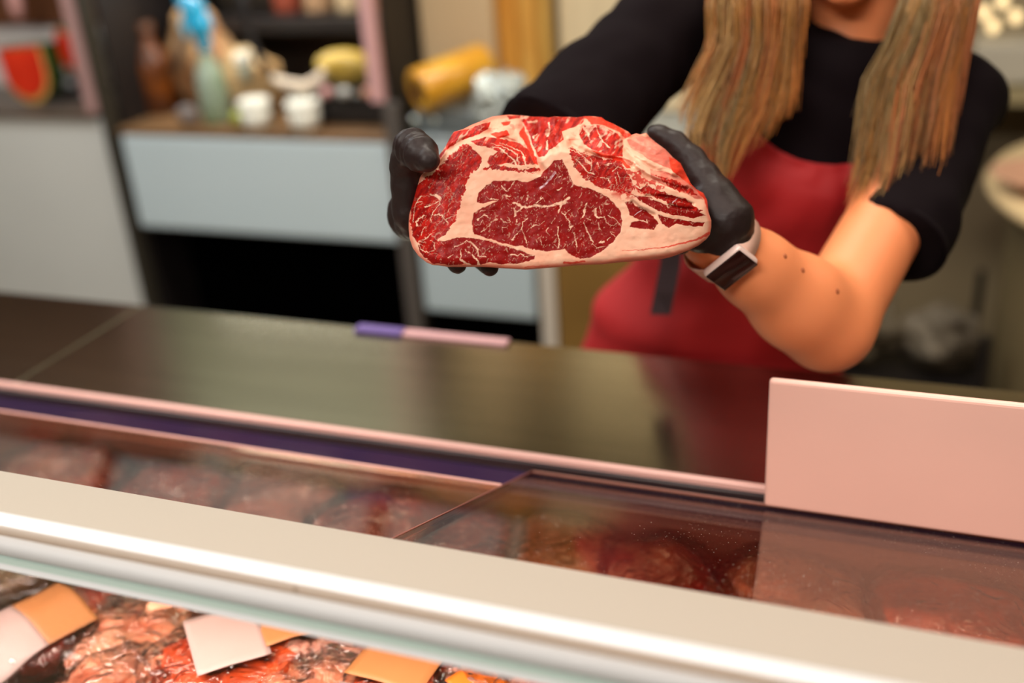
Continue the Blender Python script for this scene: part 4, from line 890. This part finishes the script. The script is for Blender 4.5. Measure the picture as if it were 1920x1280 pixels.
for s in (-1, 1): b.ell(Hd+Vector((s*.073, .012, -.012)), (.010, .020, .030))
b.chain([(Sl, .052), (ElL, .042), (ElL.lerp(WrL, .3), .043), (WrL, .029), (WrL.lerp(W(765, 405, 1.03), .2), .026)])
b.chain([(Sr, .050), (Sr.lerp(ElR, .5), .047), (ElR, .048), (ElR.lerp(WrR, .28), .049), (ElR.lerp(WrR, .65), .038), (WrR, .0285), (W(1362, 440, 1.065), .025)])
for s in (-1, 1):
    hp = Hip+lat*(s*.085)-Vector((.01, 0, .13)); kn = Vector((hp.x+.0*s, 1.47, .48)); an = Vector((hp.x+.01*s, 1.50, .09))
    b.chain([(hp, .088), (kn, .056), (kn-Vector((0, -.02, .12)), .056), (an, .038)])
body = link('body', b.build(.007, 5), skin, person)
# small face features
fv = BVHTree.FromPolygons([v.co[:] for v in body.data.vertices], [p.vertices[:] for p in body.data.polygons])
def face(dx, dz, out=0.0):                     # a point on the face, found by looking at it from in front
    P_ = Hd+Vector((dx, -.4, dz))-Vector(person.location); h_ = fv.ray_cast(P_, Vector((0, 1, 0)))
    return (h_[0] if h_[0] else P_+Vector((0, .32, 0)))+Vector(person.location)+Vector((0, -out, 0))
for s in (-1, 1):
    e_ = face(s*.029, .012, -.007)
    ey = lathe('eye', [(.001, -.011), (.009, -.006), (.0115, 0), (.009, .006), (.001, .011)], mat('eye_white', (236, 228, 220), .2), person, Matrix.Translation(e_))
    lathe('iris', [(.005, 0), (.004, .0015), (.0005, .002)], mat('iris_brown', (70, 46, 28), .2), ey, Matrix.Translation(e_+Vector((0, -.0105, 0))) @ Matrix.Rotation(math.pi/2, 4, 'X'))
    link('eyebrow', tube_me([face(s*.029-.015, .030), face(s*.029, .034), face(s*.029+.015, .031)], [.0012, .0022, .0012], 6), mat('brow', (96, 66, 40), .8), person)
link('mouth', tube_me([face(-.022, -.064), face(-.010, -.061), face(0, -.063), face(.010, -.061), face(.022, -.064)], [.0015, .0045, .005, .0045, .0015], 10), mat('lips', (186, 84, 70), .4), person)
# shirt
hemL = W(1032, 282, 1.285); hemR = W(1668, 460, 1.245)
b = Blob(); torso(b, .004)
b.chain([(Upp.lerp(Nk, .55), (.12, .074, .045)), (Nk-upv*.022, (.080, .066, .020))], .35, RT)
b.chain([(Nk-upv*.03-lat*.07, .045), (Sl-lat*.01, .060)]); b.chain([(Nk-upv*.03+lat*.07, .045), (Sr-lat*.012, .060)])
b.ell(Sl, .062).ell(Sr, .060)
b.chain([(W(1512, 108, 1.37), .032), (W(1588, 142, 1.345), .033), (W(1672, 122, 1.355), .036)])
b.cone(Sl, hemL, .064, .078); b.cone(Sr, hemR, .058, .064)
shirt = link('shirt', b.build(.006, 3, fold=(.009, 14, (1, 1, .6))), shirt_m, person)
# collar band
cb = []
for k in range(40):
    a = 2*math.pi*k/40; lc = frame(.35); cb.append(Nk-upv*.004+lc.col[0]*(.072*math.cos(a))+lc.col[1]*(.066*math.sin(a)+.004)-lc.col[2]*(.022*max(0, math.sin(a))))
def ring_me(pts, r, seg=8, flat=1.0):
    n = len(pts); vs, fs = [], []; c = sum(pts, Vector())/n
    for i, p in enumerate(pts):
        t_ = (pts[(i+1) % n]-pts[i-1]).normalized(); a = (p-c); a = (a-t_*a.dot(t_)).normalized(); bb = t_.cross(a)
        for k in range(seg):
            an = 2*math.pi*k/seg; vs.append(p+a*math.cos(an)*r+bb*math.sin(an)*r*flat)
    for i in range(n):
        for k in range(seg): fs.append((i*seg+k, i*seg+(k+1) % seg, ((i+1) % n)*seg+(k+1) % seg, ((i+1) % n)*seg+k))
    me = bpy.data.meshes.new('r'); me.from_pydata(vs, [], fs); return me
link('collar', ring_me(cb, .0045, 8, 2.2), shirt_m, shirt)
# hem bands on the sleeves
for S_, h_, rr in ((Sl, hemL, .078), (Sr, hemR, .064)):
    ax = (h_-S_).normalized(); a_ = ax.orthogonal().normalized(); b2 = ax.cross(a_)
    link('sleeve_hem', ring_me([h_-ax*.006+a_*(rr*.985*math.cos(t_))+b2*(rr*.985*math.sin(t_)) for t_ in np.linspace(0, 2*math.pi, 36, endpoint=False)], .0018, 6, 3), shirt_m, shirt)
# apron: cast onto the dressed torso
tb_ = Blob(); torso(tb_, .008)
tm = tb_.build(.008, 4); bv = BVHTree.FromPolygons([v.co[:] for v in tm.vertices], [p.vertices[:] for p in tm.polygons])
def axis(v):                   # v 0 (bib top) .. 1 (skirt bottom)
    K = [(0, Upp+(Chs-Upp)*.30), (.16, Chs), (.40, Wst), (.60, Hip), (.70, Hip-Vector((.01, 0, .08))), (1.0, Vector((-.26, 1.46, .55)))]
    for (a, p), (c, q) in zip(K[:-1], K[1:]):
        if v <= c: return p.lerp(q, (v-a)/(c-a))
    return K[-1][1]
NU, NV = 60, 80; bm = bmesh.new(); G = []
frH = Vector((fr.x, fr.y, 0)).normalized()
lastd = {}
RADS = np.zeros((NV+1, NU+1)); CD = {}
for j in range(NV+1):
    v = j/NV
    half = np.interp(v, [0, .10, .22, .34, .42, 1], [44, 47, 55, 78, 98, 104])
    for i in range(NU+1):
        u = i/NU*2-1; a = math.radians(half*u)-.10
        dip = .034*(1-min(1, abs(u))**2)*max(0, 1-v/.14)
        k = min(1, v/.5); L_ = (lat*(1-k)+latH*k).normalized(); F_ = (fr*(1-k)+frH*k).normalized()
        c = axis(v)-upv*dip+Vector((0, 0, .0))
        d = (L_*math.sin(a)+F_*math.cos(a)).normalized()
        hit = bv.ray_cast(c+d*.6, -d)
        if v <= .68 and hit[0] is not None: r_ = (hit[0]-c).length; lastd[i] = r_
        else: r_ = lastd[i]+.02*(v-.68)
        fold = .004*mnoise.noise(Vector((u*5, v*7, 1)))+.003*mnoise.noise(Vector((u*3+v*6, v*14, 5)))
        RADS[j, i] = r_; CD[j, i] = (c.copy(), d.copy(), .007+fold+.02*max(0, v-.4))
for _ in range(14):
    R2 = np.pad(RADS, 1, mode='edge'); RADS[:] = (R2[:-2, 1:-1]+R2[2:, 1:-1]+2*RADS)/4*.9+.1*(R2[1:-1, :-2]+R2[1:-1, 2:])/2
for j in range(NV+1): G.append([bm.verts.new(CD[j, i][0]+CD[j, i][1]*(RADS[j, i]+CD[j, i][2])) for i in range(NU+1)])
for j in range(NV):
    for i in range(NU): bm.faces.new((G[j][i], G[j][i+1], G[j+1][i+1], G[j+1][i]))
bmesh.ops.recalc_face_normals(bm, faces=bm.faces[:])
corners = (G[0][0].co.copy(), G[0][NU].co.copy())
bmesh.ops.solidify(bm, geom=bm.faces[:], thickness=.002)
apron = link('apron', me_from(bm), apron_m, person)
for cpt, s in zip(corners, (-1, 1)):
    s_ = 1 if (cpt-Nk).dot(lat) > 0 else -1
    link('neck_strap', tube_me([cpt, Chs.lerp(Upp, .9)+lat*s_*.075+fr*.125, Nk+lat*s_*.07+fr*.075, Nk+lat*s_*.07-fr*.02+upv*.01], .006, 8), apron_m, apron)
pts = [W(1262, 440, 1.395), W(1256, 500, 1.392), W(1246, 550, 1.395), W(1238, 590, 1.398)]
bm = bmesh.new(); prevv = None; wd = Vector((1, .15, 0)).normalized()*.0135
for p in pts:
    a_, c_ = bm.verts.new(p-wd), bm.verts.new(p+wd)
    if prevv: bm.faces.new((prevv[0], prevv[1], c_, a_))
    prevv = (a_, c_)
bmesh.ops.solidify(bm, geom=bm.faces[:], thickness=.002)
link('tie_strap', me_from(bm), mat('strap_dark', (62, 40, 42), .7), apron, label='dark brown hanging tie strap')
# trousers and shoes
b = Blob()
b.chain([(Hip-Vector((.0, 0, .02)), (.168, .108, .05)), (Hip-Vector((.015, 0, .12)), (.172, .115, .06))], .35, RT)
for s in (-1, 1):
    hp = Hip+lat*(s*.085)-Vector((.01, 0, .13)); kn = Vector((hp.x, 1.47, .48)); an = Vector((hp.x+.01*s, 1.50, .10))
    b.chain([(hp, .097), (kn, .066), (an, .055)])
link('trousers', b.build(.010, 4), mat('dark_trousers', (38, 36, 44), .8), person)
for s in (-1, 1):
    hp = Hip+lat*(s*.085); an = Vector((hp.x-.01+.01*s, 1.50, .05)); b = Blob()
    b.chain([(an+Vector((0, .04, -.005)), (.036, .036, .040)), (an+Vector((0, -.06, -.015)), (.040, .04, .032)), (an+Vector((0, -.15, -.022)), (.036, .04, .026))])
    link('shoe', b.build(.006, 3), mat('shoe_white', (210, 206, 200), .5), person)

# gloves ------------------------------------------------
def wr(name, b, label=None, vox=.0017):
    return link(name, b.build(vox, 3, fold=(.0006, 110, (1, 1, 1))), glove_m, person, label=label)
K = W
b = Blob()                                         # the hand at the left of the picture
b.chain([(K(800, 392, 1.09), .031), (K(782, 400, 1.06), .029), (K(792, 385, 1.035), .022)])
b.chain([(K(778, 415, 1.04), .020), (K(764, 382, 1.01), .0135), (K(763, 345, 1.000), .0140), (K(762, 312, .992), .0148)])
b.chain([(K(762, 350, 1.01), .0140), (K(764, 300, .985), .0150), (K(770, 276, .972), .0158), (K(788, 288, .953), .0145), (K(801, 299, .942), .0115)])       # thumb
b.chain([(K(762, 312, .992), .0138), (K(764, 350, 1.000), .0140), (K(765, 400, 1.010), .0140), (K(777, 425, 1.02), .013)])
for (a_, m_, t_, r1) in (((800, 430, 1.06), (832, 470, 1.045), (858, 497, .996), .0088), ((815, 425, 1.075), (880, 468, 1.06), (918, 501, .994), .0088), ((825, 415, 1.09), (905, 455, 1.075), (945, 482, 1.02), .0085), ((830, 400, 1.10), (900, 430, 1.10), (940, 455, 1.06), .0078)):
    A, M_, T_ = K(*a_), K(*m_), K(*t_)
    b.chain([(K(790, 405, 1.075), .016), (A, .0105), (M_, r1*1.08), (T_, r1*.96)])
for k_, (px_, py_, d_) in enumerate(((772, 270, .958), (780, 279, .951), (789, 287, .944))): b.ell(K(px_, py_, d_+.004), (.0158, .0158, .0045), (K(801, 299, .942)-K(770, 276, .972)).to_track_quat('Z', 'Y').to_matrix())   # folds of the thumb
b.ell(K(806, 302, .934), (.0062, .0055, .0030), (CAM-K(806, 302, .934)).to_track_quat('Z', 'Y').to_matrix())          # nail under the glove
wr('glove', b, 'black glove on the hand at the left end of the beef', .0014)
b = Blob()                                         # the hand at the right of the picture
b.chain([(K(1358, 452, 1.070), .0312), (K(1352, 434, 1.062), .0318), (K(1335, 402, 1.055), .030), (K(1312, 395, 1.065), .026)])
b.chain([(K(1362, 412, 1.045), .0275), (K(1340, 372, 1.05), .0215), (K(1318, 335, 1.058), .0170), (K(1296, 300, 1.066), .0140), (K(1266, 270, 1.074), .0122), (K(1238, 254, 1.078), .0100), (K(1229, 250, 1.079), .0088)])
b.chain([(K(1330, 440, 1.05), .020), (K(1312, 440, 1.045), .018)])
for (a_, m_, t_, r1) in (((1315, 400, 1.09), (1270, 400, 1.115), (1225, 405, 1.115), .0092), ((1310, 415, 1.085), (1262, 425, 1.11), (1215, 432, 1.105), .0092), ((1310, 430, 1.075), (1262, 446, 1.09), (1220, 455, 1.08), .0088), ((1318, 442, 1.06), (1275, 460, 1.06), (1240, 464, 1.045), .0078)):
    b.chain([(K(1335, 415, 1.07), .017), (K(*a_), .0125), (K(*m_), r1*1.05), (K(*t_), r1*.93)])
wr('glove', b, 'black glove on the hand at the right end of the beef')
# watch ------------------------------------------------
axw = (ElR-WrR).normalized(); wc = WrR.lerp(ElR, .055)
nrm = (CAM-wc); nrm = (nrm-axw*nrm.dot(axw)).normalized(); nrm = (Matrix.Rotation(math.radians(0), 3, axw) @ nrm)
sd = axw.cross(nrm).normalized()
R_ = .0372
cw = WrR.lerp(ElR, .075); nrm = Matrix.Rotation(math.radians(20), 3, axw) @ nrm; sd = axw.cross(nrm).normalized()
def wband(a0, a1, nm, wdt, lab):
    bm = bmesh.new(); N = 30; rows_ = []
    for k in range(N+1):
        a = a0+(a1-a0)*k/N; d = nrm*math.cos(a)+sd*math.sin(a)
        w_ = wdt*(1.0+.12*math.sin(k*.6)*0)
        rows_.append([bm.verts.new(cw+d*(R_+o_)+axw*q_) for o_, q_ in ((0, -w_), (.0022, -w_), (.0022, w_), (0, w_))])
    for k in range(N):
        for e_ in range(4): bm.faces.new((rows_[k][e_], rows_[k][(e_+1) % 4], rows_[k+1][(e_+1) % 4], rows_[k+1][e_]))
    bm.faces.new(rows_[0]); bm.faces.new(rows_[-1][::-1]); bmesh.ops.recalc_face_normals(bm, faces=bm.faces[:])
    return me_from(bm)
wt = link('wristwatch', wband(-math.pi, math.pi*.999, 's', .0125, ''), mat('strap_white', (238, 196, 178), .5), person, label='white strapped smart wristwatch')
fc = Matrix((sd, axw, nrm)).transposed().to_4x4(); fc.translation = cw+nrm*(R_-.003)
bm = bmesh.new(); box_bm(bm, -.0235, .0235, -.0165, .0165, -.002, .0085, .0045); bmesh.ops.transform(bm, matrix=fc, verts=bm.verts[:]); link('watch_case', me_from(bm), mat('case_silver', (240, 214, 206), .3, metal=.1), wt)
bm = bmesh.new(); box_bm(bm, -.0214, .0214, -.0146, .0146, .0082, .0102, .0009); bmesh.ops.transform(bm, matrix=fc, verts=bm.verts[:]); link('watch_screen', me_from(bm), mat('screen_black', (30, 6, 6), .12), wt, label='black square watch screen')
# forearm tattoo dots: small dark marks on the skin
tv = BVHTree.FromPolygons([v.co[:] for v in body.data.vertices], [p.vertices[:] for p in body.data.polygons])
for k, (px, py, r_) in enumerate(((1472, 480, .0028), (1505, 506, .003), (1570, 546, .0032))):
    dr = ray(px, py).normalized(); h_ = tv.ray_cast(CAM-Vector(person.location), dr)
    if h_[0]:
        P_ = h_[0]+Vector(person.location); q_ = h_[1].to_track_quat('Z', 'Y').to_matrix().to_4x4()
        lathe('tattoo', [(r_, .0002), (r_*.6, .0005), (.0003, .0006)], mat('ink', (172, 94, 56), .6), person, Matrix.Translation(P_) @ q_, seg=8)

# hair: locks swept as many fine strands
rh = random.Random(11)
GL = [(-285, 1500, 1592, 1.38), (-230, 1430, 1520, 1.35), (-120, 1400, 1478, 1.31), (-50, 1362, 1488, 1.275), (0, 1332, 1508, 1.255), (80, 1335, 1500, 1.26), (150, 1300, 1494, 1.26), (210, 1268, 1484, 1.25), (270, 1262, 1452, 1.24), (330, 1300, 1405, 1.235), (385, 1320, 1368, 1.235)]
GR = [(-285, 1592, 1690, 1.38), (-230, 1665, 1760, 1.35), (-120, 1700, 1792, 1.31), (-50, 1700, 1822, 1.28), (0, 1694, 1832, 1.26), (80, 1662, 1815, 1.255), (150, 1618, 1800, 1.25), (230, 1600, 1786, 1.24), (310, 1585, 1772, 1.235), (390, 1558, 1742, 1.225), (450, 1552, 1712, 1.205), (510, 1560, 1672, 1.19)]
tones = [L3((140, 110, 58)), L3((190, 132, 60)), L3((206, 124, 46)), L3((150, 98, 40)), L3((206, 162, 96)), L3((186, 98, 34))]
vs, fs, cl = [], [], []
def strand(G, s, dz, end, ph, tone, rad, amp):
    ys = [g[0] for g in G]; n = 22; pts = []
    y1 = ys[0]+(ys[-1]-ys[0])*end
    for k in range(n):
        y = ys[0]+(y1-ys[0])*k/(n-1); t = k/(n-1)
        xl = np.interp(y, ys, [g[1] for g in G]); xr = np.interp(y, ys, [g[2] for g in G]); d = np.interp(y, ys, [g[3] for g in G])
        s2 = s+amp*math.sin(ph+t*5.5)*t
        pts.append(W(xl+(xr-xl)*s2, y, d+dz*(1-.3*t) + .010*math.sin(ph*2+t*7)))
    base = len(vs); sg = 3
    for k, p in enumerate(pts):
        t_ = (pts[min(k+1, n-1)]-pts[max(k-1, 0)]).normalized(); a = t_.cross(Vector((0, 1, 0))).normalized(); bb = t_.cross(a)
        r_ = rad*(1-.75*(k/(n-1))**3)
        g_ = k/(n-1); top = L3((120, 100, 58)); c = tone*(.35+.65*g_)+top*(.65*(1-g_))
        for q in range(sg):
            an = 2*math.pi*q/sg; vs.append(p+a*math.cos(an)*r_+bb*math.sin(an)*r_); cl.append(c)
    for k in range(n-1):
        for q in range(sg): fs.append((base+k*sg+q, base+k*sg+(q+1) % sg, base+(k+1)*sg+(q+1) % sg, base+(k+1)*sg+q))
for G_, N_ in ((GL, 1300), (GR, 1600)):
    for i in range(N_):
        lock = rh.random()*16//1; s = (lock+.5)/16+rh.gauss(0, .055)
        s = min(1.02, max(-.02, s)); rl = random.Random(int(lock)*7+N_)
        tone = tones[rl.randrange(6)]*(.55+.5*rh.random())
        mid = 1-abs(2*s-1)
        strand(G_, s, rh.uniform(0, .045)-.012*mid, min(1, .66+.26*mid+rh.uniform(-.20, .10)), rl.uniform(0, 6)+rh.gauss(0, .6), tone, rh.uniform(.0006, .0013), .05)
hm = bpy.data.meshes.new('hair'); hm.from_pydata([tuple(v) for v in vs], [], fs)
ca = hm.color_attributes.new('hair_colour', 'FLOAT_COLOR', 'POINT'); ca.data.foreach_set('color', np.concatenate([np.clip(np.array(cl), 0, 1), np.ones((len(cl), 1))], 1).astype(np.float32).ravel())
hmat = bpy.data.materials.new('fair_hair'); hmat.use_nodes = True; nt = hmat.node_tree; bb_ = nt.nodes['Principled BSDF']
at = nt.nodes.new('ShaderNodeVertexColor'); at.layer_name = 'hair_colour'; nt.links.new(at.outputs[0], bb_.inputs['Base Color']); bb_.inputs['Roughness'].default_value = .42
hair = link('hair', hm, hmat, person); hair['kind'] = 'stuff'
# scalp cap of hair over the head
b = Blob(); b.ell(Hd+Vector((0, .026, .022)), (.082, .092, .098)); b.ell(Hd+Vector((-.045, .03, -.04)), (.040, .06, .09)); b.ell(Hd+Vector((.045, .03, -.04)), (.040, .06, .09)); b.ell(Hd+Vector((0, .07, -.06)), (.07, .05, .11))
link('hair_crown', b.build(.006, 4, fold=(.003, 60, (1, 1, .15))), mat('crown_hair', (118, 92, 54), .5, rgb2=(150, 108, 58), scale=40, stretch=(1, 1, .1)), person)
